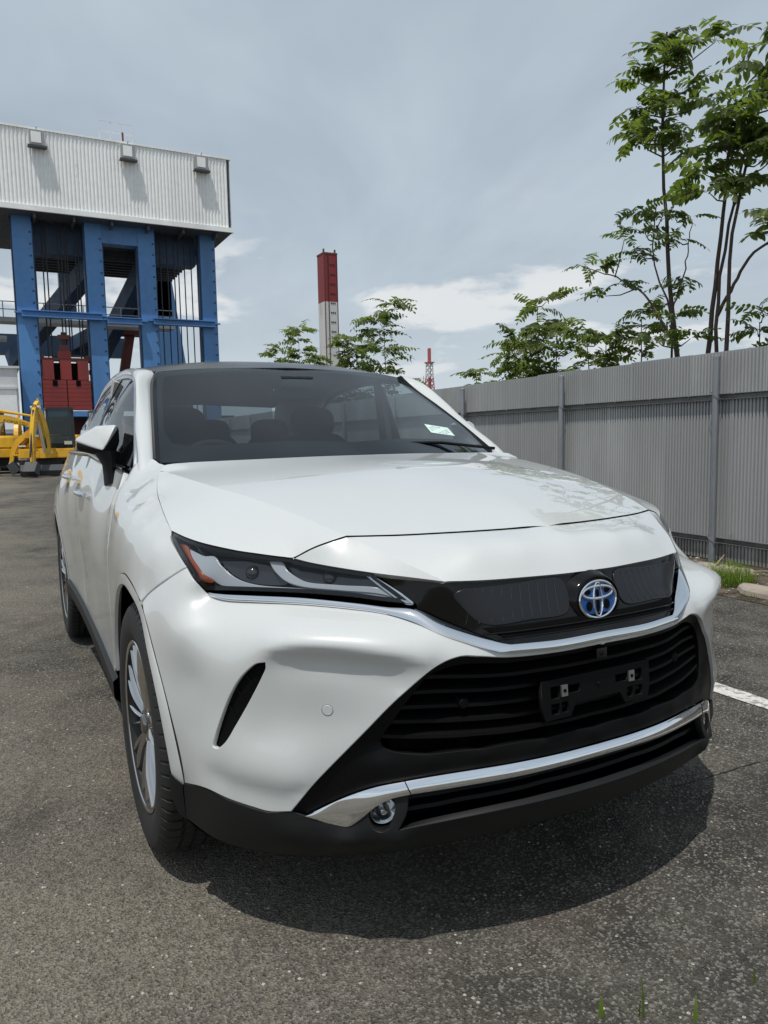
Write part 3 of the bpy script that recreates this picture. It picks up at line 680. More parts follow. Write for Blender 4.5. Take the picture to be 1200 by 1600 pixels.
# sill cladding
xs = [-.44, -.7, -1.1, -1.5, -1.9, -2.25]
rows = [[(x, -(side_w(x, bot(x)+.01)-.004), bot(x)+.002) for x in xs], [(x, -(side_w(x, bot(x)+.01)+.014), bot(x)-.012) for x in xs], [(x, -(side_w(x, .42)+.012), bot(x)-.07) for x in xs], [(x, -.87, .255) for x in xs], [(x, -.76, .225) for x in xs]]
V, F = loft_geo(rows, 40); both_sides('sill_cladding', V, fixn(V, F, (0, -1, 0)), CLAD, car)

# ---- roof, pillars, glass
wsb = near(crv(K['ws_bot'])); wss = near(crv(K['ws_side'])); wst = near(crv(K['ws_top']))
wh = loop(wsb[::-1], wss, wst); wh[0][1] = wh[-1][1] = 0
ws_out = loop(wh, flip(wh)[::-1])
T_ws = TPS((.72, 0, .69), np.vstack([wh[::3], flip(wh)[::3], [(-.70, 0, 1.338), (-.50, 0, 1.238), (-.90, 0, 1.436)], near([(-.75, .35, 1.345)]), flip(near([(-.75, .35, 1.345)]))]), 1e-6)
wscreen = panel('windscreen', T_ws, ws_out, GLS, car, spacing=.03, gap=.001, depth=0)
def inset_loop(L, f):
    uv = T_ws.uv(L); return uv
uvw = T_ws.uv(ws_out); umin, umax = uvw[:, 1].min(), uvw[:, 1].max()
inner_h = near([(-.40, 0, 1.18), (-.43, .2, 1.178), (-.47, .42, 1.176), (-.53, .60, 1.172), (-.575, .655, 1.19)]), near([(-.66, .664, 1.24), (-.80, .635, 1.32), (-.95, .605, 1.40), (-1.07, .572, 1.467)]), near([(-1.075, .55, 1.478), (-1.07, .35, 1.494), (-1.055, .15, 1.503), (-1.05, 0, 1.505)])
ih = loop(crv(inner_h[0]), crv(inner_h[1]), crv(inner_h[2])); ih[0][1] = ih[-1][1] = 0
ihole = loop(ih, flip(ih)[::-1])
FRIT = mat('ceramic frit', (.006, .006, .009), .25)
panel('frit_band', T_ws, ws_out, FRIT, wscreen, holes=[ihole], spacing=.03, gap=.002, depth=0, off=-.003)
# shaded strip along the top of the screen
shade_in = near([(-1.055, .57, 1.455), (-1.04, .4, 1.478), (-1.02, .2, 1.487), (-1.01, 0, 1.489)])
sh = loop(crv(inner_h[2]), near([(-1.01, 0, 1.489)]), crv(shade_in)[::-1]); sh[:, 1] = np.minimum(sh[:, 1], 0)
# black strip between screen and pillar
so = near(K['strip_out']); V, F, = loft_geo([so+np.array([0, -.0, 0]), (so*.5+near(np.vstack([crv(K['ws_side'], n=5)]))*.5)+np.array([.006, -.003, .006]), near(crv(K['ws_side'], n=5))+np.array([0, .004, -.002])], 30)
both_sides('pillar_strip', V, fixn(V, F, (.6, -.5, .4)), GLOSSB, car)
# roof
r_side = [(-1.117, .591, 1.494), (-1.3, .597, 1.524), (-1.6, .60, 1.549), (-2.0, .60, 1.556), (-2.4, .592, 1.538), (-2.9, .565, 1.463)]
r_half = near(loop(crv([(-1.075, 0, 1.523)]+list(map(tuple, K['ws_top'][::-1]))[1:]), crv(r_side), crv([(-2.9, .565, 1.463), (-2.96, .3, 1.478), (-2.97, 0, 1.482)])))
r_half[0][1] = r_half[-1][1] = 0
rctl = [(-1.25, 0, 1.560), (-1.5, 0, 1.588), (-1.8, 0, 1.602), (-2.1, 0, 1.602), (-2.5, 0, 1.572), (-1.3, -.35, 1.556), (-1.8, -.35, 1.588), (-2.4, -.35, 1.568), (-1.3, .35, 1.556), (-1.8, .35, 1.588), (-2.4, .35, 1.568)]
T_roof = TPS((0, 0, 1), np.vstack([r_half[::3], flip(r_half)[::3], rctl]), 1e-6)
roof_o = panel('roof', T_roof, loop(r_half, flip(r_half)[::-1]), ROOFB, car, spacing=.06, gap=.002, depth=.015)
tag(roof_o, 'glossy black panoramic roof')
rail_in = [(-.45, .745, 1.085)]+[tuple(p) for p in K['strip_out'][:4]]+[(-1.125, .606, 1.490), (-1.3, .604, 1.522), (-1.6, .607, 1.547), (-2.0, .607, 1.554), (-2.4, .599, 1.536), (-2.7, .583, 1.495), (-2.9, .572, 1.461)]
rail_out = [(-.47, .80, 1.075), (-.53, .785, 1.128), (-.73, .757, 1.243), (-.86, .727, 1.345), (-1.0, .70, 1.438), (-1.10, .69, 1.472), (-1.276, .684, 1.495), (-1.504, .682, 1.507), (-1.81, .682, 1.499), (-2.13, .688, 1.464), (-2.402, .71, 1.371), (-2.68, .742, 1.27)]
ri, ro = np.array(rail_in), np.array(rail_out)
def rrow(f, out): 
    b = ri*(1-f)+ro*f; nrm = np.array([[.25*(i < 5), .62, .70] for i in range(len(ri))]); nrm /= np.linalg.norm(nrm, axis=1)[:, None]
    return near(b+nrm*out)
V, F = loft_geo([rrow(0, -.008), rrow(0, .0), rrow(.14, .008), rrow(.35, .015), rrow(.6, .017), rrow(.82, .011), rrow(1, .0), rrow(1.0, -.02)], 110)
both_sides('roof_pillar', V, fixn(V, F, (0, -.6, .7)), PAINT, car, 70)
# rear pillar and tail: simple but closed
rp = [[(-2.68, .742, 1.27), (-2.9, .735, 1.23), (-3.1, .74, 1.17), (-3.42, .72, 1.12)], [(-2.402, .71, 1.371), (-2.75, .67, 1.34), (-3.0, .66, 1.27), (-3.3, .66, 1.16)], [(-2.9, .572, 1.461), (-3.0, .60, 1.40), (-3.1, .62, 1.32), (-3.3, .64, 1.17)]]
V, F = loft_geo([near(r_) for r_ in rp], 14); both_sides('rear_pillar', V, fixn(V, F, (0, -1, .4)), PAINT, car)
lowp = [[(-2.64, .80, 1.14), (-2.9, .80, 1.135), (-3.2, .765, 1.13), (-3.42, .715, 1.12)], [(-2.68, .742, 1.27), (-2.9, .735, 1.23), (-3.1, .74, 1.17), (-3.42, .70, 1.13)]]
V, F = loft_geo([near(r_) for r_ in lowp], 14); both_sides('rear_pillar', V, fixn(V, F, (0, -1, .2)), PAINT, car)
V, F = loft_geo([[(-2.96, -.56, 1.465), (-2.99, 0, 1.48), (-2.96, .56, 1.465)], [(-3.1, -.62, 1.33), (-3.16, 0, 1.34), (-3.1, .62, 1.33)], [(-3.32, -.66, 1.14), (-3.42, 0, 1.15), (-3.32, .66, 1.14)]], 20)
obj('rear_glass', V, fixn(V, F, (-1, 0, .5)), GLS_R, car)
V, F = loft_geo([[(-3.32, -.70, 1.135), (-3.43, 0, 1.145), (-3.32, .70, 1.135)], [(-3.46, -.78, 1.0), (-3.62, 0, 1.02), (-3.46, .78, 1.0)], [(-3.46, -.84, .8), (-3.65, 0, .8), (-3.46, .84, .8)], [(-3.45, -.84, .5), (-3.68, 0, .5), (-3.45, .84, .5)], [(-3.3, -.8, .3), (-3.55, 0, .28), (-3.3, .8, .3)]], 24)
obj('tailgate', V, fixn(V, F, (-1, 0, 0)), PAINT, car)

# side glass, window frame trims
dl = near(K['dlo']); 
sill_line = side_at([(x, belt_z(x)+.004) for x in (-.60, -.8, -1.1, -1.5, -1.9, -2.3, -2.62)])
dlo_top = near([(-.56, .792, 1.095), (-.638, .772, 1.174), (-.798, .74, 1.296), (-.933, .713, 1.397), (-1.0, .70, 1.438), (-1.1, .69, 1.472), (-1.276, .684, 1.495), (-1.504, .682, 1.507), (-1.81, .682, 1.499), (-2.13, .688, 1.464), (-2.402, .71, 1.371), (-2.66, .74, 1.275)])
dlo_loop = loop(crv(dlo_top[:4], .02), crv(dlo_top[3:], .02), crv([dlo_top[-1], sill_line[-1]]), crv(sill_line[::-1], .02))
gctl = [(-1.2, -.775, 1.32), (-1.8, -.785, 1.32), (-2.3, -.79, 1.28), (-.9, -.775, 1.24)]
T_glass = TPS((.0, -.9, .35), np.vstack([dlo_loop[::2]-np.array([0, -.010, 0]), np.array(gctl)]), 1e-5)
bx = lambda z: -1.50-(1.50-z)*.10
def glass_poly(x0, x1):
    uvx = dlo_loop[:, 0]; L = [p for p in dlo_loop if x1 <= p[0] <= x0]; return L
def clip_x(L, x0, x1, slope):
    """keep the part of the loop between two slanted lines x = xi - (1.5-z)*slope"""
    out = []
    def clip(P, f):
        res = []
        for i in range(len(P)):
            a, b = P[i], P[(i+1) % len(P)]; fa, fb = f(a), f(b)
            if fa >= 0: res.append(a)
            if fa*fb < 0: res.append(a+(b-a)*(fa/(fa-fb)))
        return res
    P = [np.array(p) for p in L]
    P = clip(P, lambda p: (x0+(p[2]-1.5)*slope)-p[0]); P = clip(P, lambda p: p[0]-(x1+(p[2]-1.5)*slope))
    return loop(P)
fg = clip_x(dlo_loop, 5, -1.47, .10); rg = clip_x(dlo_loop, -1.545, -2.45, .12)
for nm, g_, mt in (('front_door_glass', fg, GLS_S), ('rear_door_glass', rg, GLS_R)):
    panel(nm, T_glass, g_, mt, car, both='pair', spacing=.05, gap=.004, depth=0, off=-.002)
bp = clip_x(dlo_loop, -1.47, -1.545, .10)
panel('pillar_trim', T_glass, bp, GLOSSB, car, both='pair', spacing=.05, gap=.0, depth=.01, off=.001)
qg = clip_x(dlo_loop, -2.45, -5, .12)
panel('quarter_glass', T_glass, qg, GLOSSB, car, both='pair', spacing=.05, gap=.002, depth=.0, off=.0)
def frame_strip(P, w, out, name, mt, side_dir):
    P = crv(P, .02); V, F = ribbon_geo(P, P+np.array(side_dir)*w, len(P), out, .012, (0, -1, .3)); return both_sides(name, V, fixn(V, F, (0, -1, .4)), mt, car)
frame_strip(dlo_top+np.array([0, -.003, 0]), .020, .004, 'window_trim', SATIN, (0, -.10, -1) )
frame_strip(sill_line+np.array([0, -.004, -.004]), .016, .004, 'belt_trim', SATIN, (0, 0, 1))
# black corner sail in front of the door glass
sail = near([(-.60, .797, 1.105), (-.70, .805, 1.115), (-.74, .765, 1.225), (-.685, .762, 1.215)])
panel('sail_trim', T_glass, sail, GLOSSB, car, both='pair', spacing=.05, gap=0, depth=.006, off=.003)

# door handles
for x, z in ((-1.40, .968), (-2.10, 1.015)):
    p = side_at([(x, z)])[0]
    hb_ = MB().tube([p+np.array((.10, -.004, 0)), p+np.array((.08, -.018, .002)), p+np.array((0, -.024, .004)), p+np.array((-.08, -.018, .002)), p+np.array((-.10, -.004, 0))], [.010, .013, .014, .013, .010], 10)
    for fl in (0, 1):
        m_ = MB(); m_.add([(v[0], -v[1] if fl else v[1], v[2]) for v in hb_.V], hb_.F); m_.build('door_handle', CHROME, car, True, 60)
        mm = MB().lathe([(.0, 0), (.03, .0), (.034, -.002)], 16)
# ---- headlights
hl_loop = near(loop(crv(K['hl_top']), crv(K['nose_low'][:3]), crv(K['hl_in'])[::-1], crv(K['hl_bot'])[::-1], crv(K['hl_out'])[::-1]))
T_hl = TPS((.75, -.62, .25), hl_loop[::2], 1e-6)
def in2d(T, L, d): # shrink an outline along the surface
    q = offset_poly(T.uv(L), d); return T.ev(q)[0]
def band_hole(T, L, top, bot_, sidew):
    """inner edge of the lamp bezel: a broad band along the top and bottom edges"""
    q = T.uv(L); s = 1. if area2(q) > 0 else -1.
    e = np.roll(q, -1, 0)-np.roll(q, 1, 0); e /= np.linalg.norm(e, axis=1)[:, None]+1e-12
    n2 = np.stack([-e[:, 1], e[:, 0]], 1)*s
    d = np.where(n2[:, 1] < -.5, top, np.where(n2[:, 1] > .5, bot_, sidew))
    ker = np.ones(5)/5; d = np.convolve(np.r_[d[-2:], d, d[:2]], ker, 'valid')
    return T.ev(q+n2*d[:, None])[0]
for fl in (0, 1):
    side = (lambda V, F, N=None: (V, F, N)) if not fl else mirrored
    # closed bowl behind the lens
    V, F, N = side(*panel_geo(T_hl, hl_loop, spacing=.02, gap=.004, depth=0, off=-.045))
    lamp = obj('headlight', V, F, LAMPB, car, True, N)
    a = on_T(T_hl, in2d(T_hl, hl_loop, .003), -.001)[0]; b = on_T(T_hl, in2d(T_hl, hl_loop, .004), -.046)[0]; k = len(a)
    Vw = list(a)+list(b); Fw = [(i, (i+1) % k, k+(i+1) % k, k+i) for i in range(k)]
    Vw, Fw, _ = side(Vw, Fw); obj('lamp_wall', Vw, Fw, LAMPB, lamp)
    V, F, N = side(*panel_geo(T_hl, hl_loop, spacing=.02, gap=.0025, depth=0, off=.0))
    obj('lens', V, F, LENS, lamp, True, N)
    hole = band_hole(T_hl, hl_loop, .011, .013, .006)
    V, F, N = side(*panel_geo(T_hl, hl_loop, holes=[hole], spacing=.02, gap=.003, depth=0, off=-.003))
    obj('lamp_bezel', V, F, GLOSSB, lamp, True, N)
    for nm, key, mt, d in (('amber_marker', 'amber', AMBER, -.013), ('light_guide', 'drl1', DRL, -.016), ('light_guide', 'drl2', DRL, -.012), ('lamp_chamber', 'cham1', CHAM, -.03), ('lamp_chamber', 'cham2', CHAM, -.03), ('trim_line', 'hl_line', SATIN, -.009)):
        P = near(crv(list(K[key])+[K[key][0]], .006))[:-1]
        V, F, N = side(*panel_geo(T_hl, P, spacing=.012, gap=0, depth=.012, off=d))
        o = obj(nm, V, F, mt, lamp, True, N)
    # projector lenses inside the two chambers
    for key in ('cham1', 'cham2'):
        c_ = near(K[key]).mean(0)[None]; (p,), (n_,) = on_T(T_hl, c_, -.028)
        if fl: p = p*np.array([1, -1, 1]); n_ = n_*np.array([1, -1, 1])
        o = MB().lathe([(0, .010), (.008, .009), (.014, .004), (.017, -.003), (.019, -.003), (.019, -.006)], 20, ax='Z').build('projector', CHAM, lamp, True)
        o.matrix_local = Matrix.Translation(V3(p)) @ Vector((.95, n_[1]*.3, 0)).to_track_quat('Z', 'Y').to_matrix().to_4x4()
    # fine vertical reflector steps behind the glass
    g1 = near(K['cham1'])

# ---- grille panel between the headlights
gh = near(loop(crv(K['nose_low'][2:])[::-1], crv(K['hl_in'])[::-1], crv(K['ch_top'][6:])))
gh[0][1] = gh[-1][1] = 0
g_out = loop(gh, flip(gh)[::-1])
gc = [(.928, 0, .80), (.92, -.15, .80), (.92, .15, .80), (.893, -.28, .80), (.893, .28, .80)]
T_gr = TPS((1, 0, .2), np.vstack([gh[::2], flip(gh)[::2], gc]), 1e-6)
grille = panel('grille_panel', T_gr, g_out, GLOSSB, car, spacing=.018, gap=.001, depth=.01, off=-.008)
tag(grille, 'gloss black panel carrying the emblem below the nose')
ins = [(.90, .325, .866), (.90, .20, .8665), (.90, .088, .866), (.90, .078, .85), (.90, .080, .805), (.90, .092, .786), (.90, .20, .783), (.90, .283, .781), (.90, .305, .79), (.90, .335, .83), (.90, .348, .856)]
for fl in (0, 1):
    P = near(crv(ins+[ins[0]], .012))[:-1]
    V, F, N = panel_geo(T_gr, P, spacing=.02, gap=0, depth=.004, off=-.004)
    if fl: V, F, N = mirrored(V, F, N)
    io = obj('grille_inset', V, F, INSET, grille, True, N)
    for k in range(10):
        y = .105+.0225*k; zt = .863-.0; zb = .786
        top = (.9, y, zt); bt = (.9, y+.012+.010*(k/9), zb)
        (pa, pb), nn = on_T(T_gr, near([top, bt]), -.0035)
        if fl: pa[1] *= -1; pb[1] *= -1
        MB().bar(pa, pb, .0014, .0016, (1, 0, 0)).build('inset_rib', SATIN if 0 else CHAM, io)
# two slots under the inset
for k, (z0, z1, wmax) in enumerate(((.7735, .763, .30), (.758, .7485, .275))):
    P = [(.9, -wmax, z0), (.9, -.12, z0-.002), (.9, 0, z0-.003), (.9, .12, z0-.002), (.9, wmax, z0), (.9, wmax-.02, z1), (.9, .12, z1-.002), (.9, 0, z1-.003), (.9, -.12, z1-.002), (.9, -wmax+.02, z1)]
    P = crv(P+[P[0]], .015)[:-1]
    V, F, N = panel_geo(T_gr, P, spacing=.03, gap=0, depth=.004, off=-.005); obj('grille_slot', V, F, VOID, grille, True, N)
    A = crv([(.9, -wmax, z1-.002), (.9, 0, z1-.005), (.9, wmax, z1-.002)], n=40); A = on_T(T_gr, A, -.004)[0]
    MB().tube(A, .0022, 6).build('grille_slat', GLOSSB, grille, True)
# emblem
EM = np.array((.924, .0, .8095)); EN = Vector((1, 0, .10)).normalized()
EMX = Matrix.Translation(V3(EM)) @ Matrix(((EN.x, 0, -.0995), (0, 1, 0), (EN.z, 0, .995))).to_4x4()   # local x out, y across, z up
boss = MB().lathe([(.088, -.024), (.080, -.012), (.0735, -.003), (.0700, .002), (.067, .0025), (.0645, -.002), (0, -.002)], 56, ax='X')
boss.V = [(v[0], v[1]*.98, v[2]*.80) for v in boss.V]
emb = boss.build('emblem', GLOSSB, grille, True, 60); emb.matrix_local = EMX
tag(emb, 'chrome oval emblem with blue field on a black boss')
fld = MB().lathe([(.056, 0), (.0, .0018)], 48, ax='X'); fld.V = [(v[0], v[1], v[2]*.78) for v in fld.V]
fo_ = fld.build('emblem_field', BLUE, emb, True)
def ellring(name, a, b, wa, cy, cz, mt, d0, d1, tw=None):
    n = 64; V = []; F = []
    for k in range(n):
        t = 2*math.pi*k/n; c, s = math.cos(t), math.sin(t)
        wt = wa if tw is None else wa*(1+tw*abs(s))
        for q, (f, x) in enumerate(((1, d0), (1, d1), (.5, d1+.0014), (0, d1), (0, d0))):
            ra = a-wt+wt*f; rb = b-wt*(.92)+wt*.92*f; V.append((x, cy+ra*c, cz+rb*s))
    for k in range(n):
        for i in range(4): F.append((k*5+i, k*5+i+1, ((k+1) % n)*5+i+1, ((k+1) % n)*5+i))
    return MB().add(V, F).build(name, mt, emb, True, 50)
for nm, a, b, wa, cy, cz in (('emblem_ring', .0590, .0458, .0060, 0, 0), ('emblem_oval', .0490, .0175, .0066, 0, .0165), ('emblem_oval', .0160, .0425, .0060, 0, -.0005)):
    ellring(nm, a, b, wa, cy, cz, CHROME, -.001, .0032)
for cy, cz, ry, rz in ((0, .014, .0055, .0095), (.029, .0190, .0085, .0060), (-.029, .0190, .0085, .0060), (.027, -.014, .0095, .0115), (-.027, -.014, .0095, .0115), (0, -.014, .0060, .016)):
    q = MB().lathe([(1, 0), (0, .0006)], 20, ax='X'); q.V = [(v[0]*1+.0019, cy+v[1]*ry, cz+v[2]*rz) for v in q.V]; q.build('emblem_field', VOID if abs(cy) > .0 else VOID, emb, True)

# ---- chrome mouldings
ct = crvc(K['ch_top'], [10], .006); cb2 = crvc(K['ch_bot'], [10], .006); ct[-1][1] = cb2[-1][1] = 0
cb2[:, 0] += .008; cb2[:, 1] += .003*(cb2[:, 1] > .26)
V, F = ribbon_geo(near(ct), near(cb2), 190, .003, .014, (1, -.5, .3)); F = fixn(V, F, (1, -.5, .2))
V2, F2, _ = mirrored(V, F); mo = MB().add(V, F).add(V2, F2).build('chrome_moulding', CHROME, car, True, 50)
t0 = near(K['lch_top']).copy(); b0 = near(K['lch_bot']).copy(); t0[-1][1] = b0[-1][1] = 0
b0c = b0.copy(); b0c[:, 0] += .010*np.clip((np.arange(len(b0c))-1)/4., 0, 1)
def tb(t, b, n):
    V, F = ribbon_geo(t, b, n, .003, .02, (1, -.3, .1)); return V, fixn(V, F, (1, -.4, 0))
V, F = tb(crv(t0[:5]), crv(b0c[:8]), 60); V2, F2, _ = mirrored(V, F)
for v_, f_ in ((V, F), (V2, F2)): tag(obj('bumper_chrome', v_, f_, CHROME, car, True, None, 50), 'short curved chrome end piece over the fog lamp')
V, F = tb(crv(t0[4:])+np.array([0, .0025, 0]), crv(b0c[7:])+np.array([0, .0025, 0]), 60); V2, F2, _ = mirrored(V, F)
MB().add(V, F).add(V2, F2).build('bumper_chrome', CHROME, car, True, 50)

CLIPM = mat('dull zinc clip', (.30, .30, .30), .4, .8)
SLATB = mat('slat black', (.0035, .0035, .004), .5, spec=.16)
# ---- main intake: matte frame with slats
it = near(loop(crv([K['int_top'][i] for i in IT]), crv([K['int_top'][-1], K['lch_top'][0]]), crv(K['lch_top'])))
it[0][1] = it[-1][1] = 0
i_out = loop(it, flip(it)[::-1])
ictl = []
for w in (0, .15, .3, .42, .52):
    for z, d in ((.68, .022), (.60, .035), (.52, .032), (.48, .018)):
        if z > .6 and w > .45 or z > .55 and w > .5: continue
        ictl.append((FX(w)-d, -w, z))
        if w: ictl.append((FX(w)-d, w, z))
T_in = TPS((1, 0, .05), np.vstack([it[::3]-np.array([.010, 0, 0]), flip(it)[::3]-np.array([.010, 0, 0]), ictl]), 1e-5)
hz_ = near([(.9, 0, .690), (.9, .25, .692), (.9, .35, .697), (.9, .415, .678), (.9, .458, .63), (.9, .492, .575), (.9, .515, .525), (.9, .49, .505), (.9, .2, .497), (.9, 0, .496)])
hh_ = loop(crv(hz_)); hh_[0][1] = hh_[-1][1] = 0
ihl = loop(hh_, flip(hh_)[::-1])
intake = panel('intake_frame', T_in, i_out, MATTEB, car, holes=[ihl], spacing=.022, gap=0, depth=.012, hole_depth=.06)
def xin(w, z): return float(T_in.ev(T_in.uv(np.array([(.9, w, z)])))[0][0][0])
for k in range(5):
    zc = .6585-.0335*k; wm = float(np.interp(zc, [.50, .575, .63, .69], [.515, .492, .458, .41]))+.004
    ys = np.linspace(-wm, wm, 41); rows = [[], [], [], [], [], []]
    for y in ys:
        e = abs(y)/wm; zz = zc+.010*(e**3)-.0; h = .0075; x = xin(y, zc)-.004
        for r_, (dx_, dz_) in zip(rows, ((-.055, .012), (-.012, h), (-.001, h*.55), (.0, -h*.5), (-.010, -h), (-.055, .001))): r_.append((x+dx_, y, zz+dz_))
    V = [p for r_ in rows for p in r_]; n = len(ys); F = [(i*n+j, i*n+j+1, (i+1)*n+j+1, (i+1)*n+j) for i in range(5) for j in range(n-1)]
    sl = obj('intake_slat', V, fixn(V, F, (1, 0, 0)), SLATB, intake, True, None, 40)
rad = MB().box((.74, -.47, .31), (.76, .47, .72)).build('radiator', VOID, car)
# front camera and sensors in the intake
cb = MB().box((-.01, -.016, -.012), (.008, .016, .012)); cbo = cb.build('front_camera', GLOSSB, intake); cbo.location = (xin(0, .687)+.006, 0, .684)
lo_ = MB().lathe([(0, .0115), (.004, .0112), (.006, .009), (.006, .007)], 20, ax='X').build('camera_lens', GLOSSB, cbo, True)
for y in (-.335, .335):
    x = xin(y, .605); s_ = MB().lathe([(0, .004), (.011, .0035), (.013, 0), (.013, -.02)], 24, ax='X').build('radar_sensor', MATTEB, intake, True); s_.location = (x-.004, y, .60)
# ---- number plate bracket (no plate fitted)
PB = Matrix.Translation((.930, 0, .592)) @ Matrix.Rotation(R(-4), 4, 'Y')
def flat_with_holes(outline, holes, th, name, mt, parent, M):
    T = TPS((1, 0, 0), [(0, -.3, -.2), (0, .3, -.2), (0, .3, .2), (0, -.3, .2), (0, 0, 0)])
    V, F, N = panel_geo(T, loop(crv(outline+[outline[0]], .01) if 0 else np.array(outline, float)), holes=[np.array(h, float) for h in holes], spacing=.03, depth=th, lip=.001)
    o = obj(name, V, F, mt, parent, True, N); o.matrix_local = M; return o
def rect(y0, z0, y1, z1): return [(0, y0, z0), (0, y1, z0), (0, y1, z1), (0, y0, z1)]
br = flat_with_holes([(0, -.168, .045), (0, .168, .045), (0, .168, -.020), (0, .160, -.046), (0, .085, -.046), (0, .070, -.018), (0, -.070, -.018), (0, -.085, -.046), (0, -.160, -.046), (0, -.168, -.020)],
    [rect(-.143, .000, -.116, .030), rect(-.143, -.036, -.118, -.010), rect(-.112, -.036, -.092, -.010), rect(-.094, .006, -.056, .026), rect(.116, .000, .143, .030), rect(.118, -.036, .143, -.010), rect(.092, -.036, .112, -.010), rect(.056, .006, .094, .026)], .012, 'plate_bracket', SLATB, car, PB)
tag(br, 'empty black number plate bracket with two bare screw clips')
for y in (-.105, .105):
    MB().box((-.004, y-.009, .004), (.0045, y+.009, .030)).build('screw_clip', CLIPM, br)
    q = MB().lathe([(0, .0062), (.0042, .006), (.0042, .003)], 14, ax='X').build('screw_hole', VOID, br, True); q.location = (0, y, .017)
q = MB().lathe([(0, .004), (.004, .003), (.005, 0)], 14, ax='X').build('screw', MATTEB, br, True); q.location = (.001, 0, .015)

# ---- lower valance, lower grille, fog lamps
FOG = np.array((K['fog'][0][0]-.010, -K['fog'][0][1], K['fog'][0][2]))
lipn = near(K['lip']).copy(); lipn[-1][1] = 0
vb = near([K['val_bot'][0], (.415, .868, .262), (.53, .812, .243), (.65, .705, .240), (.76, .545, .249), (.84, .37, .268), (.89, .18, .284), (.905, 0, .288)])
bt_ = near(K['bum_bot'])[::-1].copy(); bt_[:, 1] -= .004; bt_[:, 0] += .004
vo = loop(crv(vb[1:])[::-1], crv([vb[1], bt_[0]]), bt_, crv(b0[:8]), crv([b0[7], b0[7]+np.array((.004, -.008, -.045)), lipn[0]]), crv(np.array([lipn[0], (.905, -.30, .352), (.938, -.13, .360), (.945, 0, .361)])), [vb[-1]])
vo[-1][1] = 0; vo[0][1] = 0
def circ(c, r, n=28): return np.array([(c[0], c[1]+r*math.cos(2*math.pi*k/n)*.92, c[2]+r*math.sin(2*math.pi*k/n)) for k in range(n)])
vctl = [(FX(.5)+.004, -.5, .30), (FX(.6)+.004, -.6, .30), (FX(.7)+.004, -.7, .31), (FX(.8)+.002, -.8, .31)]
T_val = TPS((.75, -.62, .1), np.vstack([vo[::2], vctl, flip(vo[vo[:, 1] > -.2])[::2]]), 2e-4)
vh = circ(FOG, .046)
valance = panel('bumper_valance', T_val, vo, CLAD, car, both='join', holes=[vh], sym=True, spacing=.018, gap=.0008, depth=.018, hole_depth=.045)
for s_ in (-1, 1):
    c_ = on_T(T_val, FOG[None], -.020)[0][0]; c_ = c_*np.array((1, -s_ if s_ > 0 else 1, 1)) if 0 else np.array((c_[0], c_[1] if s_ < 0 else -c_[1], c_[2]))
    aim = Vector((1, .25*s_, 0)).normalized(); M = Matrix.Translation(V3(c_)) @ aim.to_track_quat('X', 'Z').to_matrix().to_4x4()
    fog = MB().lathe([(.058, -.012), (.054, .004), (.046, .006), (.040, -.004), (.040, -.02), (0, -.03)], 36, ax='X').build('fog_lamp', MATTEB, car, True); fog.matrix_local = M @ Matrix.Scale(.84, 4)
    MB().lathe([(0, -.022), (.012, -.020), (.024, -.010), (.033, .004), (.036, .006)], 30, ax='X').build('fog_reflector', SILVERL, fog, True)
    MB().lathe([(0, .016), (.006, .0155), (.009, .012), (.009, -.015)], 16, ax='X').build('fog_bulb', SILVERL, fog, True)
    MB().lathe([(0, .016), (.014, .0145), (.027, .010), (.036, .005), (.038, .002)], 30, ax='X').build('fog_lens', LENS, fog, True)
# lower grille slats
for k, zf in enumerate((.36, .68)):
    ys = np.linspace(-.47, .47, 41); rows = [[], [], [], []]
    for y in ys:
        zt = float(np.interp(abs(y), [0, .25, .42, .47], [.443, .437, .425, .419])); zb = float(np.interp(abs(y), [0, .135, .345, .47], [.358, .362, .351, .333]))
        z = zt*(1-zf)+zb*zf; x = FX(y)-.035
        for r_, (dx_, dz_) in zip(rows, ((-.05, .004), (-.004, .005), (0, -.003), (-.05, -.006))): r_.append((x+dx_, y, z+dz_))
    V = [p for r_ in rows for p in r_]; n = len(ys); F = [(i*n+j, i*n+j+1, (i+1)*n+j+1, (i+1)*n+j) for i in range(3) for j in range(n-1)]
    obj('lower_slat', V, fixn(V, F, (1, 0, 0)), MATTEB, valance, True, None, 40)
V, F = loft_geo([near(r_) for r_ in ([(.416, .868, .258), (.417, .871, .30), (.419, .874, .354)], [(.405, .886, .280), (.406, .888, .325), (.408, .889, .368)], [(.388, .8965, .318), (.389, .898, .345), (.391, .899, .381)], [(.372, .880, .318), (.373, .882, .345), (.375, .884, .378)])], 12)
both_sides('arch_cladding', V, fixn(V, F, (.5, -1, 0)), CLAD, car)
# undertray
V, F = loft_geo([vb, vb*np.array((.86, .93, 1))+np.array((-.02, 0, -.035)), vb*np.array((.5, .8, 0))+np.array((0, 0, .22))], 40)
both_sides('undertray', V, fixn(V, F, (.3, 0, -1)), MATTEB, car)
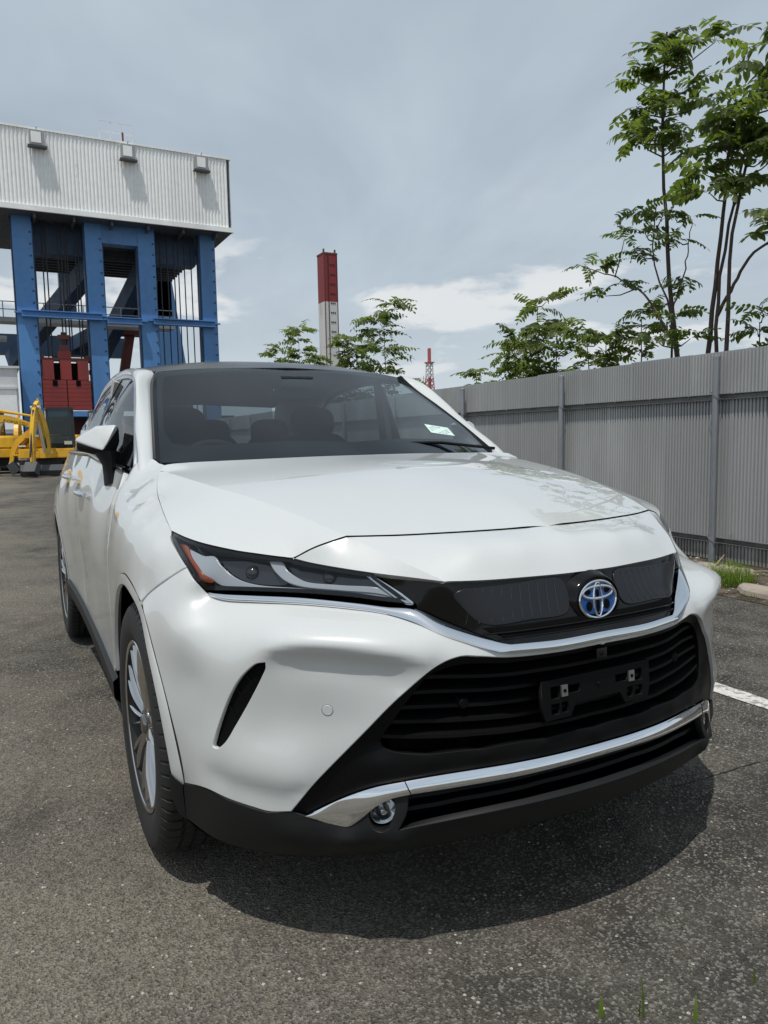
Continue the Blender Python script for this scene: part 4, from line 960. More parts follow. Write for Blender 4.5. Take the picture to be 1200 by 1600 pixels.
# ---- wheels
def tyre_mesh():
    prof = [(.243, -.085), (.250, -.100), (.275, -.110), (.310, -.1125), (.335, -.108), (.352, -.098), (.360, -.088),
            (.3625, -.075), (.3635, -.062), (.3645, -.058), (.3575, -.055), (.3575, -.049), (.365, -.046), (.3655, -.024), (.3585, -.021), (.3585, -.014), (.366, -.011)]
    prof = prof+[(r, -h) for r, h in prof[::-1]]
    pitch = 64; V = []; F = []; m = len(prof)
    offs = (0, .72, .76, .96)
    ns = pitch*4
    for k in range(ns):
        t = 2*math.pi*((k//4)+offs[k % 4])/pitch; gr = (k % 4) in (2, 3)
        for i, (r, h) in enumerate(prof):
            tw = .0 if abs(h) < .048 else math.copysign(.012, h)*0
            rr = r
            if gr and r > .345 and abs(h) > .05: rr = r-.006
            elif gr and r > .355 and abs(h) < .05: rr = r-.0035
            V.append((rr*math.cos(t+tw), h, rr*math.sin(t+tw)))
    for k in range(ns):
        for i in range(m-1): F.append((k*m+i, k*m+i+1, ((k+1) % ns)*m+i+1, ((k+1) % ns)*m+i))
    me = bpy.data.meshes.new('tyre'); me.from_pydata(V, [], F); me.shade_smooth(); me.set_sharp_from_angle(angle=R(32)); me.materials.append(TYRE)
    return me
TY = tyre_mesh()
def spoke_geo(mb, a0, tw, w0, w1, r0, r1, y0, y1):
    """curved twisted spoke on the outer face (outer = -y)"""
    n = 9; rows = []
    for i in range(n):
        t = i/(n-1); r = r0+(r1-r0)*t; a = a0+tw*math.sin(t*math.pi*.5); y = y0+(y1-y0)*(t**1.6)-.010*math.sin(math.pi*t); w = w0+(w1-w0)*t
        c, s = math.cos(a), math.sin(a); tx, tz = -s, c
        for u, d in ((-1, .022), (-1, .004), (-.55, -.004), (0, -.0075), (.55, -.004), (1, .004), (1, .022)):
            rows.append((r*c+tx*w*u, y+d, r*s+tz*w*u))
    F = [(i*7+j, i*7+j+1, (i+1)*7+j+1, (i+1)*7+j) for i in range(n-1) for j in range(6)]
    mb.add(rows, F)
def make_wheel(name):
    w = empty(name, (0, 0, 0), car)
    shared('tyre', TY, w)
    rim = MB().lathe([(.243, -.090), (.2475, -.098), (.249, -.102), (.246, -.104), (.238, -.101), (.232, -.092), (.228, -.075), (.222, -.02), (.215, .06), (.243, .085)], 72).build('rim', RIMD, w, True, 50)
    MB().lathe([(.2475, -.0985), (.2495, -.1025), (.2465, -.1045), (.2385, -.1018), (.2365, -.097)], 72).build('rim_lip', SPOKE, rim, True, 50)
    MB().lathe([(.215, .02), (.10, .03), (.0, .03)], 40).build('rim_back', VOID, rim, True)
    MB().lathe([(.165, .0), (.165, .012), (.085, .012), (.085, .0), (.165, .0)], 48).build('brake_disc', DISC, w, True)
    for k in range(10):
        a = R(90+36*k)
        for sgn in (-1, 1):
            mb = MB(); spoke_geo(mb, a+sgn*.075, sgn*.055, .0080, .0062, .050, .238, -.072 if k % 2 else -.080, -.090); mb.build('spoke', SPOKE, rim, True, 60)
        mb = MB(); spoke_geo(mb, a, 0, .0065, .0040, .055, .234, -.058, -.074); mb.build('spoke', RIMM, rim, True, 60)
    MB().lathe([(0, -.098), (.020, -.098), (.027, -.095), (.030, -.088), (.034, -.088), (.050, -.084), (.066, -.076), (.070, -.06)], 36).build('hub_cap', RIMM, rim, True, 50)
    for k in range(5):
        a = R(54+72*k); q = MB().lathe([(0, -.086), (.008, -.086), (.0105, -.082), (.0105, -.06)], 12).build('wheel_nut', SATIN, rim, True); q.location = (.050*math.cos(a), 0, .050*math.sin(a))
    return w
w0 = make_wheel('wheel')
spots = [(0, -.8025, 0), (0, .8025, 180), (-2.69, -.8025, 0), (-2.69, .8025, 180)]
for i, (x, y, rz) in enumerate(spots):
    o = w0 if i == 0 else copy_tree(w0, car)
    o.location = (x, y, .3665); o.rotation_euler = (0, R(7+31*i), R(rz))
# wheel wells
for cx in (0, -2.69):
    rows = [[(cx+rr*math.cos(R(a)), y, .365+rr*math.sin(R(a))) for a in range(-12, 193, 12)] for rr, y in (((.408, -.852), (.425, -.82), (.445, -.52), (.05, -.50)) if cx == 0 else ((.445, -.87), (.465, -.855), (.465, -.52), (.05, -.50)))]
    V, F = loft_geo(rows, 40); both_sides('wheel_well', V, fixn(V, F, (0, -1, -.3)), VOID, car)
# black boxes added underneath and in the engine bay to block light
MB().box((-3.3, -.74, .215), (.45, .74, .245)).build('underbody_light_block', VOID, car)
MB().box((-.42, -.50, .26), (.55, .50, .86)).build('bay_light_block', VOID, car)
MB().box((-3.3, -.80, .25), (-.50, .80, .30)).build('cabin_floor', SEAT, car)
MB().box((-.46, -.70, .30), (-.44, .70, 1.02)).build('firewall', VOID, car)
for s_ in (-1, 1):
    MB().box((-3.2, s_*.79-.012, .30), (-.55, s_*.79+.012, 1.04)).build('door_lining', SEAT, car)

# ---- door mirrors
def hull(pts, name, mt, parent, bev=.006, sub=2):
    bm = bmesh.new()
    for p in pts: bm.verts.new(p)
    bmesh.ops.convex_hull(bm, input=bm.verts[:])
    bmesh.ops.delete(bm, geom=[v for v in bm.verts if not v.link_faces], context='VERTS')
    bmesh.ops.dissolve_limit(bm, angle_limit=R(6), verts=bm.verts[:], edges=bm.edges[:])
    bmesh.ops.bevel(bm, geom=bm.edges[:]+bm.verts[:], offset=bev, segments=3, profile=.5, affect='EDGES', clamp_overlap=True)
    return bobj(name, bm, mt, parent, True, 50)
for s_ in (-1, 1):
    S = lambda L: [(x, s_*w, z) for x, w, z in L]
    cap = hull(S(MIR['cap']), 'mirror_cap', PAINT, car, .009)
    hull(S(MIR['low']), 'mirror_housing', MATTEB, cap, .007)
    rows = []
    for (x, y, z), (a, b) in zip(MIR['stalk'], ((.075, .050), (.060, .032), (.062, .026), (.070, .022))):
        rows.append([(x+a*math.cos(t), s_*(y+b*math.sin(t)*.9), z+.010*math.cos(t)) for t in np.linspace(0, 2*math.pi, 21)])
    V = [p for r_ in rows for p in r_]; n = 21; F = [(i*n+j, i*n+j+1, (i+1)*n+j+1, (i+1)*n+j) for i in range(3) for j in range(n-1)]
    F.append(tuple(range(3*n, 4*n-1)))
    q = MB().add(V, F).build('mirror_stalk', MATTEB, cap, True, 60)
    MB().box((-.962, s_*.875-.050, 1.175), (-.952, s_*.875+.050, 1.245)).build('mirror_glass', CHROME, cap)

# ---- cabin
dashb = [[(-.50, y, 1.085), (-.56, y, 1.075), (-.70, y, 1.035), (-.82, y, 1.015), (-.90, y, .98), (-.92, y, .80), (-.86, y, .60)] for y in (-.74, -.45, 0, .45, .74)]
V, F = loft_geo(dashb, 24); obj('dashboard', V, fixn(V, F, (-.3, 0, 1)), DASH, car)
V, F = loft_geo([[(-.36, y, 1.098-.02*abs(y)) for y in np.linspace(-.68, .68, 9)], [(-.52, y, 1.09-.01*abs(y)) for y in np.linspace(-.72, .72, 9)]], 12); obj('dash_top', V, fixn(V, F, (0, 0, 1)), DASH, car)
hood_vis = MB().tube([(-.80+.03*math.cos(t)*0, -.37+.17*math.cos(t), 1.005+.075*math.sin(t)) for t in np.linspace(0, math.pi, 16)], .016, 8).build('instrument_hood', DASH, car, True)
MB().box((-.80, .0-.13, 1.01), (-.785, .13, 1.115)).build('display_screen', GLOSSB, car)
# steering wheel (right-hand drive)
sw = []
for t in np.linspace(0, 2*math.pi, 33): sw.append((-1.02+.06*math.sin(t)*-1, -.37+.185*math.cos(t), 1.01+.175*math.sin(t)))
stw = MB().tube(sw, .016, 10, False).build('steering_wheel', SEAT, car, True)
MB().tube([(-1.0, -.37, 1.0), (-.85, -.37, .93)], [.06, .03], 12).build('steering_column', SEAT, stw, True)
MB().bar((-1.02, -.54, 1.01), (-1.02, -.20, 1.01), .02, .035).build('steering_spoke', SATIN, stw)
def blob(name, c, r, mt, parent, p=2.6, rot=0.0):
    V = []; F = []; nu, nv = 18, 12
    sp_ = lambda x, e: math.copysign(abs(x)**e, x)
    for i in range(nv+1):
        f = -math.pi/2+math.pi*i/nv
        for j in range(nu):
            t = 2*math.pi*j/nu; e = 2/p
            v = Vector((r[0]*sp_(math.cos(f), e)*sp_(math.cos(t), e), r[1]*sp_(math.cos(f), e)*sp_(math.sin(t), e), r[2]*sp_(math.sin(f), e)))
            v = Matrix.Rotation(rot, 3, 'Y') @ v; V.append((v.x+c[0], v.y+c[1], v.z+c[2]))
    for i in range(nv):
        for j in range(nu): F.append((i*nu+j, i*nu+(j+1) % nu, (i+1)*nu+(j+1) % nu, (i+1)*nu+j))
    return MB().add(V, F).build(name, mt, parent, True, 60)
for x, ys in ((-1.62, (-.37, .37)), (-2.45, (-.40, 0, .40))):
    for y in ys:
        bk = blob('seat_back', (x, y, .88), (.075, .245 if x > -2 else .21, .36), SEAT, car, 3.2, R(-14))
        blob('seat_cushion', (x+.30, y, .52), (.28, .25, .09), SEAT, bk, 3.4, R(-4))
        blob('head_rest', (x-.10, y, 1.285 if x > -2 else 1.24), (.05, .13, .085), SEAT, bk, 3.0, R(-10))
        MB().tube([(x-.085, y-.05, 1.16), (x-.095, y-.05, 1.26)], .007, 6).build('head_rest_post', SATIN, bk)
MB().box((-3.2, -.70, .30), (-2.62, .70, .98)).build('parcel_shelf', SEAT, car)
# inner roof and pillar linings
V, F = loft_geo([[(x, y*.56, z-.035-.02*abs(y)) for y in np.linspace(-1, 1, 9)] for x, z in ((-1.16, 1.53), (-1.5, 1.565), (-2.0, 1.58), (-2.5, 1.55), (-2.9, 1.47))], 16); obj('headlining', V, fixn(V, F, (0, 0, -1)), HEADL, car)
bpl = MB()
for s_ in (-1, 1): MB().bar((-1.52, s_*.70, 1.48), (-1.60, s_*.79, 1.04), .03, .09, (1, 0, 0)).build('pillar_lining', HEADL, car)
# rear-view mirror and sensor pod behind the screen
mir = blob('rear_view_mirror', (-1.02, 0.0, 1.395), (.018, .115, .035), GLOSSB, car, 3.5, R(-8))
MB().bar((-1.0, 0, 1.43), (-.985, 0, 1.475), .02, .02).build('mirror_arm', GLOSSB, mir)
MB().box((-1.06, -.075, 1.43), (-.97, .075, 1.475)).build('sensor_pod', LAMPB, mir)
# inspection sticker inside the screen, far corner
T2 = T_ws
stp = np.array([(-.535, .415, 1.178), (-.54, .545, 1.172), (-.60, .555, 1.222), (-.595, .425, 1.230)])
V, F, N = panel_geo(T2, crv(list(map(tuple, stp))+[tuple(stp[0])], .02)[:-1] if 0 else stp, spacing=.03, depth=0, off=.0015)
stk = obj('windscreen_sticker', V, F, STICK, wscreen, True, N)
Ts = T_ws.ev(T_ws.uv(stp), .0022)[0]
ux = (Ts[1]-Ts[0]); uz = (Ts[3]-Ts[0])
for r_ in range(5):
    for c_ in range(6):
        if (r_*7+c_*3) % 5 in (0, 3): continue
        a = Ts[0]+ux*(.10+.135*c_)+uz*(.15+.15*r_); b = a+ux*(.09)
        MB().bar(a, b, .0024 if r_ != 4 else .005, .0004, (1, 0, 1)).build('sticker_print', INK, stk)
# wipers at the base of the screen
MB().tube([(-.33, .62, 1.140), (-.40, .40, 1.168), (-.40, .02, 1.172)], .007, 6).build('wiper', MATTEB, car, True)
# ------------------------------------------------------------------ ground
rng = random.Random(5)
ASPH = mat('worn asphalt', (.12, .115, .105), .92, spec=.25); t = NT(ASPH); p = t.pos()
vo1 = t.n('ShaderNodeTexVoronoi', feature='F1'); vo1.inputs['Scale'].default_value = 170; t.l(p, vo1.inputs['Vector'])
vo2 = t.n('ShaderNodeTexVoronoi', feature='F1'); vo2.inputs['Scale'].default_value = 64; t.l(p, vo2.inputs['Vector'])
big = t.noise(.55, 5, .6, p); mid_ = t.noise(3.2, 6, .65, p); fine = t.noise(260, 3, .6, p); grit = t.noise(38, 4, .7, p)
c = t.mix(t.ramp(mid_.outputs['Fac'], .36, .66), (.050, .046, .039, 1), (.150, .138, .114, 1))
sxy = t.n('ShaderNodeSeparateXYZ'); t.l(p, sxy.inputs[0])
dz_ = t.n('ShaderNodeMath', operation='MULTIPLY_ADD'); t.l(big.outputs['Fac'], dz_.inputs[0]); dz_.inputs[1].default_value = 3.0; t.l(t.ramp(sxy.outputs['Y'], -.2, -2.2, -.55, .45, False), dz_.inputs[2])   # sandy dust blown to one side of the bay
c = t.mix(t.ramp(dz_.outputs[0], .85, 1.85, 0, .85), c, (.270, .238, .185, 1))
red = t.noise(1.1, 4, .6, t.mapped(p, (1, 1, 1), (7, 3, 0)))
c = t.mix(t.ramp(red.outputs['Fac'], .58, .76, 0, .30), c, (.16, .105, .085, 1))
sepc = t.n('ShaderNodeSeparateColor'); t.l(vo1.outputs['Color'], sepc.inputs[0])
c = t.mix(t.ramp(sepc.outputs[0], 0, 1, .0, .72, False), c, (.040, .038, .036, 1))
c = t.mix(t.ramp(sepc.outputs[1], .74, .86, 0, .80), c, (.24, .225, .195, 1))
sep2 = t.n('ShaderNodeSeparateColor'); t.l(vo2.outputs['Color'], sep2.inputs[0])
lim = t.n('ShaderNodeMath', operation='LESS_THAN'); t.l(vo2.outputs['Distance'], lim.inputs[0]); lim.inputs[1].default_value = .26
sm = t.n('ShaderNodeMath', operation='MULTIPLY'); t.l(t.ramp(sep2.outputs[0], .93, .95), sm.inputs[0]); t.l(lim.outputs[0], sm.inputs[1])
c = t.mix(sm.outputs[0], c, (.46, .44, .40, 1))
c = t.mix(t.ramp(grit.outputs['Fac'], .52, .72, 0, .5), c, (.05, .047, .043, 1))
oil = t.noise(1.5, 5, .55, t.mapped(p, (1, .8, 1), (2.3, 9.1, 0)), .6); c = t.mix(t.ramp(oil.outputs['Fac'], .57, .72, 0, .55), c, (.032, .030, .027, 1))      # old oil and tyre stains
t.l(c, t.b.inputs['Base Color'])
b1 = t.bump(vo1.outputs['Distance'], 1.0, .006); b2 = t.bump(grit.outputs['Fac'], .7, .008, b1); b3 = t.bump(fine.outputs['Fac'], .5, .002, b2)
t.l(b3, t.b.inputs['Normal'])
gr = obj('ground', [(-900, -900, 0), (900, -900, 0), (900, 900, 0), (-900, 900, 0)], [(0, 1, 2, 3)], ASPH, None, False); tag(gr, kind='structure')
# painted bay line with worn edges
LINE = mat('worn white road paint', (.62, .60, .56), .8); t = NT(LINE); p = t.pos(); n1 = t.noise(22, 6, .7, p); n2 = t.noise(150, 3, .6, p)
t.l(t.mix(t.ramp(n1.outputs['Fac'], .46, .62, 0, .85), (.62, .60, .56, 1), (.13, .125, .115, 1)), t.b.inputs['Base Color']); t.l(t.bump(n2.outputs['Fac'], .6, .003), t.b.inputs['Normal'])
V = []; F = []; n = 90
for i in range(n):
    x = -6+9.0*i/(n-1); V += [(x, 1.628+rng.uniform(-.006, .006), .004), (x, 1.735+rng.uniform(-.006, .006), .004)]
    if i: F.append((2*i-2, 2*i, 2*i+1, 2*i-1))
tag(obj('bay_line', V, F, LINE, None, False), kind='structure')
CRK = mat('crack', (.012, .011, .010), .95); V = []; F = []; n = 60
for i in range(n):
    y = .72+2.4*i/(n-1); x = .548-.02*math.sin(y*3)+rng.uniform(-.006, .006); w = .0008+rng.random()*.0022
    V += [(x-w, y, .0035), (x+w, y, .0035)]
    if i: F.append((2*i-2, 2*i-1, 2*i+1, 2*i))
tag(obj('pavement_crack', V, F, CRK, None, False), kind='structure')
# strip of earth along the fence with broken concrete
SOIL = mat('dry earth', (.10, .075, .055), .95, spec=.2); t = NT(SOIL); p = t.pos(); n1 = t.noise(6, 7, .7, p); n2 = t.noise(60, 4, .7, p)
cc = t.mix(t.ramp(n1.outputs['Fac'], .4, .65), (.055, .042, .032, 1), (.17, .135, .10, 1)); cc = t.mix(t.ramp(n2.outputs['Fac'], .55, .7, 0, .7), cc, (.30, .27, .23, 1))
t.l(cc, t.b.inputs['Base Color']); t.l(t.bump(n2.outputs['Fac'], 1, .02), t.b.inputs['Normal'])
FY = lambda x: 4.46+(-x-1.8)*.022
V = []; F = []; nx, ny = 120, 8
for i in range(nx):
    x = -24+26*i/(nx-1); e = 3.42+.09*math.sin(x*2.1)+.05*math.sin(x*5.3)+rng.uniform(-.03, .03)
    for j in range(ny):
        y = e+(5.8+.02*(-x)-e)*j/(ny-1); V.append((x, y, (.004 if j == 0 else .012+rng.uniform(0, .022))))
for i in range(nx-1):
    for j in range(ny-1): F.append((i*ny+j, (i+1)*ny+j, (i+1)*ny+j+1, i*ny+j+1))
tag(obj('earth_strip', V, F, SOIL, None), kind='structure')
CONC = weathered('broken concrete', (.36, .31, .26), .9, dirt=(.16, .11, .08), amount=.5, scale=4, streak=False)
for k, (cx, cy, sx, sy, h, a, lb) in enumerate([(-1.12, 3.60, .24, .11, .045, 9, 'long weathered concrete slab beside the weed clump'), (-.98, 3.84, .22, .10, .04, -14, 'flat broken concrete piece behind the long slab'), (-1.95, 4.12, .26, .12, .04, 20, 'small concrete lump in front of the fence post')]):
    V = []; n = 14
    for zz, f in ((0, 1.05), (h*.7, 1.0), (h, .9)):
        for i in range(n):
            tt = 2*math.pi*i/n; rr = f*(1+.16*math.sin(3*tt+k)+.09*math.sin(7*tt+2*k)); V.append((sx*rr*math.copysign(abs(math.cos(tt))**.6, math.cos(tt)), sy*rr*math.copysign(abs(math.sin(tt))**.6, math.sin(tt)), zz))
    F = [(a_*n+i, a_*n+(i+1) % n, (a_+1)*n+(i+1) % n, (a_+1)*n+i) for a_ in (0, 1) for i in range(n)]+[tuple(range(2*n, 3*n))]
    o = obj('concrete_slab', V, F, CONC, None, False); o.location = (cx, cy, .012); o.rotation_euler = (0, R(2), R(a)); tag(o, lb, 'slab', 'broken concrete by the fence')
# loose grit: thousands of chips, nobody could count them
def chips(name, n, area, smin, smax, mt, seed, zfun=lambda x, y: 0.):
    rg = np.random.RandomState(seed); V = []; F = []
    base = np.array([(1, 0, 0), (-1, 0, 0), (0, 1, 0), (0, -1, 0), (0, 0, 1), (0, 0, -1)], float); tri = [(0, 2, 4), (2, 1, 4), (1, 3, 4), (3, 0, 4), (2, 0, 5), (1, 2, 5), (3, 1, 5), (0, 3, 5)]
    for i in range(n):
        x = rg.uniform(area[0], area[1]); y = rg.uniform(area[2], area[3]); s = smin+(smax-smin)*rg.rand()**4
        sc = s*np.array([1+rg.rand()*.8, .7+rg.rand()*.6, .45+rg.rand()*.4]); a = rg.rand()*6.28; ca, sa = math.cos(a), math.sin(a)
        P = base*sc*(1+.35*(rg.rand(6, 1)-.5)); P = np.c_[P[:, 0]*ca-P[:, 1]*sa+x, P[:, 0]*sa+P[:, 1]*ca+y, P[:, 2]+sc[2]*.5+zfun(x, y)]
        b = len(V); V += list(P); F += [(p_[0]+b, p_[1]+b, p_[2]+b) for p_ in tri]
    return obj(name, V, F, mt, None, False)
CHIP = mat('pale stone chips', (.38, .36, .32), .85); t = NT(CHIP); nz = t.noise(35, 2, .5, t.pos()); t.l(t.mix(t.ramp(nz.outputs['Fac'], .4, .62), (.10, .095, .085, 1), (.42, .40, .36, 1)), t.b.inputs['Base Color'])
tag(chips('gravel', 9000, (-5.0, 2.0, -2.6, 2.6), .0009, .0050, CHIP, 3), 'loose pale stone chips scattered over the asphalt', 'gravel', kind='stuff')
tag(chips('debris', 900, (-3.2, -.3, 3.35, 4.5), .004, .022, CHIP, 8, lambda x, y: .015), 'small stones and litter lying on the earth strip', 'debris', kind='stuff')
# fallen sticks
STICKM = mat('dry stick', (.30, .24, .17), .85)
for k, (a, b) in enumerate((((-1.95, 4.02, .03), (-2.05, 4.30, .12)), ((-1.75, 4.16, .03), (-1.45, 4.24, .05)))):
    tag(MB().tube([a, ((a[0]+b[0])/2, (a[1]+b[1])/2+.02, (a[2]+b[2])/2+.015), b], [.007, .006, .004], 6).build('fallen_stick', STICKM, None, True), ('upright dry stick leaning at the foot of the fence', 'flat dry stick lying right of the fence post')[k], 'stick')

# ------------------------------------------------------------------ corrugated fence
SHEET = mat('grey coated corrugated sheet', (.30, .305, .305), .48, .15); t = NT(SHEET); p = t.pos()
ns_ = t.noise(1.6, 5, .6, t.mapped(p, (1, 1, .25))); nd = t.noise(14, 5, .65, t.mapped(p, (1, 1, .12)))
oi = t.n('ShaderNodeObjectInfo').outputs['Random']
c = t.mix(t.ramp(ns_.outputs['Fac'], .38, .68), (.36, .363, .36, 1), (.46, .465, .465, 1)); c = t.mix(t.ramp(oi, 0, 1, 0, .6, False), c, (.31, .315, .32, 1))
sz = t.n('ShaderNodeSeparateXYZ'); t.l(p, sz.inputs[0]); spl = t.noise(5, 6, .7, t.mapped(p, (1, 1, .5)))
ms = t.n('ShaderNodeMath', operation='ADD'); t.l(t.ramp(sz.outputs['Z'], 0, .45, .35, -.25, False), ms.inputs[0]); t.l(spl.outputs['Fac'], ms.inputs[1])
c = t.mix(t.ramp(ms.outputs[0], .55, .8, 0, .55), c, (.17, .145, .115, 1))          # splashed mud along the foot
rs_ = t.noise(2.6, 8, .7, t.mapped(p, (1, 1, .10), (4, 1, 2))); c = t.mix(t.ramp(rs_.outputs['Fac'], .64, .72, 0, .45), c, (.20, .15, .115, 1))
c = t.mix(t.ramp(nd.outputs['Fac'], .60, .78, 0, .35), c, (.20, .195, .185, 1))
t.l(c, t.b.inputs['Base Color']); t.l(t.ramp(nd.outputs['Fac'], .3, .7, .38, .62), t.b.inputs['Roughness'])
GALV = weathered('galvanised steel', (.36, .38, .40), .42, .7, dirt=(.16, .15, .14), amount=.5, scale=3)
RAILM = weathered('dull steel rail', (.20, .205, .205), .55, .4, dirt=(.10, .09, .08), amount=.5, scale=3)
fence = empty('corrugated_fence', (-10, FY(-10), 0)); tag(fence, 'tall grey corrugated metal fence on pipe posts behind the car', 'fence')
SW = .76
def sheet_mesh(z0, z1, ph=0.):
    V = []; F = []; pitch = .0345; prof = ((0, 0), (.22, .0), (.34, .015), (.84, .015), (.96, 0.)); pts = []
    k = 0
    while k*pitch < SW:
        for u, d in prof:
            x = (k+u)*pitch
            if x <= SW: pts.append((x, d))
        k += 1
    for x, d in pts: V += [(x, -d, z0), (x, -d, z1)]
    for i in range(len(pts)-1): F.append((2*i, 2*i+2, 2*i+3, 2*i+1))
    me = bpy.data.meshes.new('fence_sheet'); me.from_pydata(V, [], F); me.materials.append(SHEET); return me
SH = [sheet_mesh(.035, .215), sheet_mesh(.215, 1.505), sheet_mesh(1.49, 1.885)]
a0 = math.atan2(FY(0)-FY(1), -1.0)
i = 0; x = 1.6
while x > -25:
    for li, me in enumerate(SH):
        o = shared('fence_sheet', me, fence)
        dz = rng.uniform(-.006, .006) if li == 2 else 0
        xx = x-SW+.01+(.31 if li == 2 else .0)
        o.location = (xx+10, FY(xx)-FY(-10)+(.004 if li == 2 else 0)+(i % 2)*.0015, dz-.0035*max(0., -x-1.5)*(li == 2)); o.rotation_euler = (R(rng.uniform(-.12, .12)), 0, R(-1.26+rng.uniform(-.15, .15)))
    x -= SW-.012; i += 1
def frail(z, name):
    V = []; rows = []
    for dy, dz in ((-.004, .022), (-.046, .022), (-.046, .018), (-.010, .016), (-.010, -.020), (-.040, -.024), (-.040, -.028), (-.004, -.028)):
        rows.append([(x_+10, FY(x_)-FY(-10)-.010+dy, z+dz-.0035*max(0, -x_-1.5)*(z > 1)) for x_ in (1.6, -5, -12, -25)])
    V, F = loft_geo(rows, 4); return obj(name, V, fixn(V, F, (0, -1, 0)), RAILM, fence, False)
frail(1.495, 'fence_rail'); frail(.222, 'fence_rail')
k = 0
for px_ in [-.19-2.055*j for j in range(12)]:
    yy = FY(px_)-FY(-10)-.085; tz = 1.835-.004*max(0, -px_-1.5)
    po = MB().tube([(px_+10, yy, -.05), (px_+10, yy, .9), (px_+10, yy, tz)], .0305, 16).build('fence_post', GALV, fence, True)
    MB().lathe([(0, .012), (.02, .010), (.0325, .002), (.0325, -.02)], 16, (px_+10, yy, tz), 'Z').build('post_cap', GALV, po, True)
    for zz in (1.49, .22):
        MB().tube([(px_+10-.042, yy+.05, zz+.03), (px_+10-.040, yy-.02, zz+.035), (px_+10, yy-.036, zz+.012), (px_+10+.036, yy-.02, zz-.02), (px_+10+.04, yy+.05, zz-.03)], .0042, 6).build('post_clamp', RAILM, po, True)
for x_ in np.arange(1.2, -12, -.47):
    q = MB().lathe([(0, -.011), (.007, -.009), (.009, 0)], 8, (x_+10, FY(x_)-FY(-10)-.052, 1.505-.0035*max(0, -x_-1.5)), 'Y').build('rail_bolt', RAILM, fence)

# ------------------------------------------------------------------ trees
BARK = weathered('tree bark', (.085, .062, .052), .9, dirt=(.15, .11, .095), amount=.6, scale=5)
def leafmat(name, a, b):
    m = mat(name, a, .42, spec=.4); t = NT(m); nz = t.noise(9, 4, .6, t.pos()); ge = t.n('ShaderNodeNewGeometry')
    rp = t.n('ShaderNodeNewGeometry').outputs['Random Per Island']
    c = t.mix(t.ramp(rp, 0, 1, 0, 1, False), (*a, 1), (*b, 1)); c = t.mix(t.ramp(nz.outputs['Fac'], .4, .7, 0, .5), c, (*[x*.6 for x in a], 1))
    t.l(c, t.b.inputs['Base Color'])
    tr = t.n('ShaderNodeBsdfTranslucent'); lc = t.mix(.6, c, (.30, .42, .05, 1)); t.l(lc, tr.inputs[0])
    mx_ = t.n('ShaderNodeMixShader'); mx_.inputs[0].default_value = .5
    out = [n for n in t.t.nodes if n.type == 'OUTPUT_MATERIAL'][0]; t.l(t.b.outputs[0], mx_.inputs[1]); t.l(tr.outputs[0], mx_.inputs[2]); t.l(mx_.outputs[0], out.inputs[0])
    return m
LEAF1 = leafmat('dark compound leaf', (.040, .064, .020), (.088, .118, .034))
LEAF2 = leafmat('yellow green leaf', (.075, .108, .026), (.14, .165, .040))
STEM = mat('leaf stalk', (.14, .13, .05), .7)
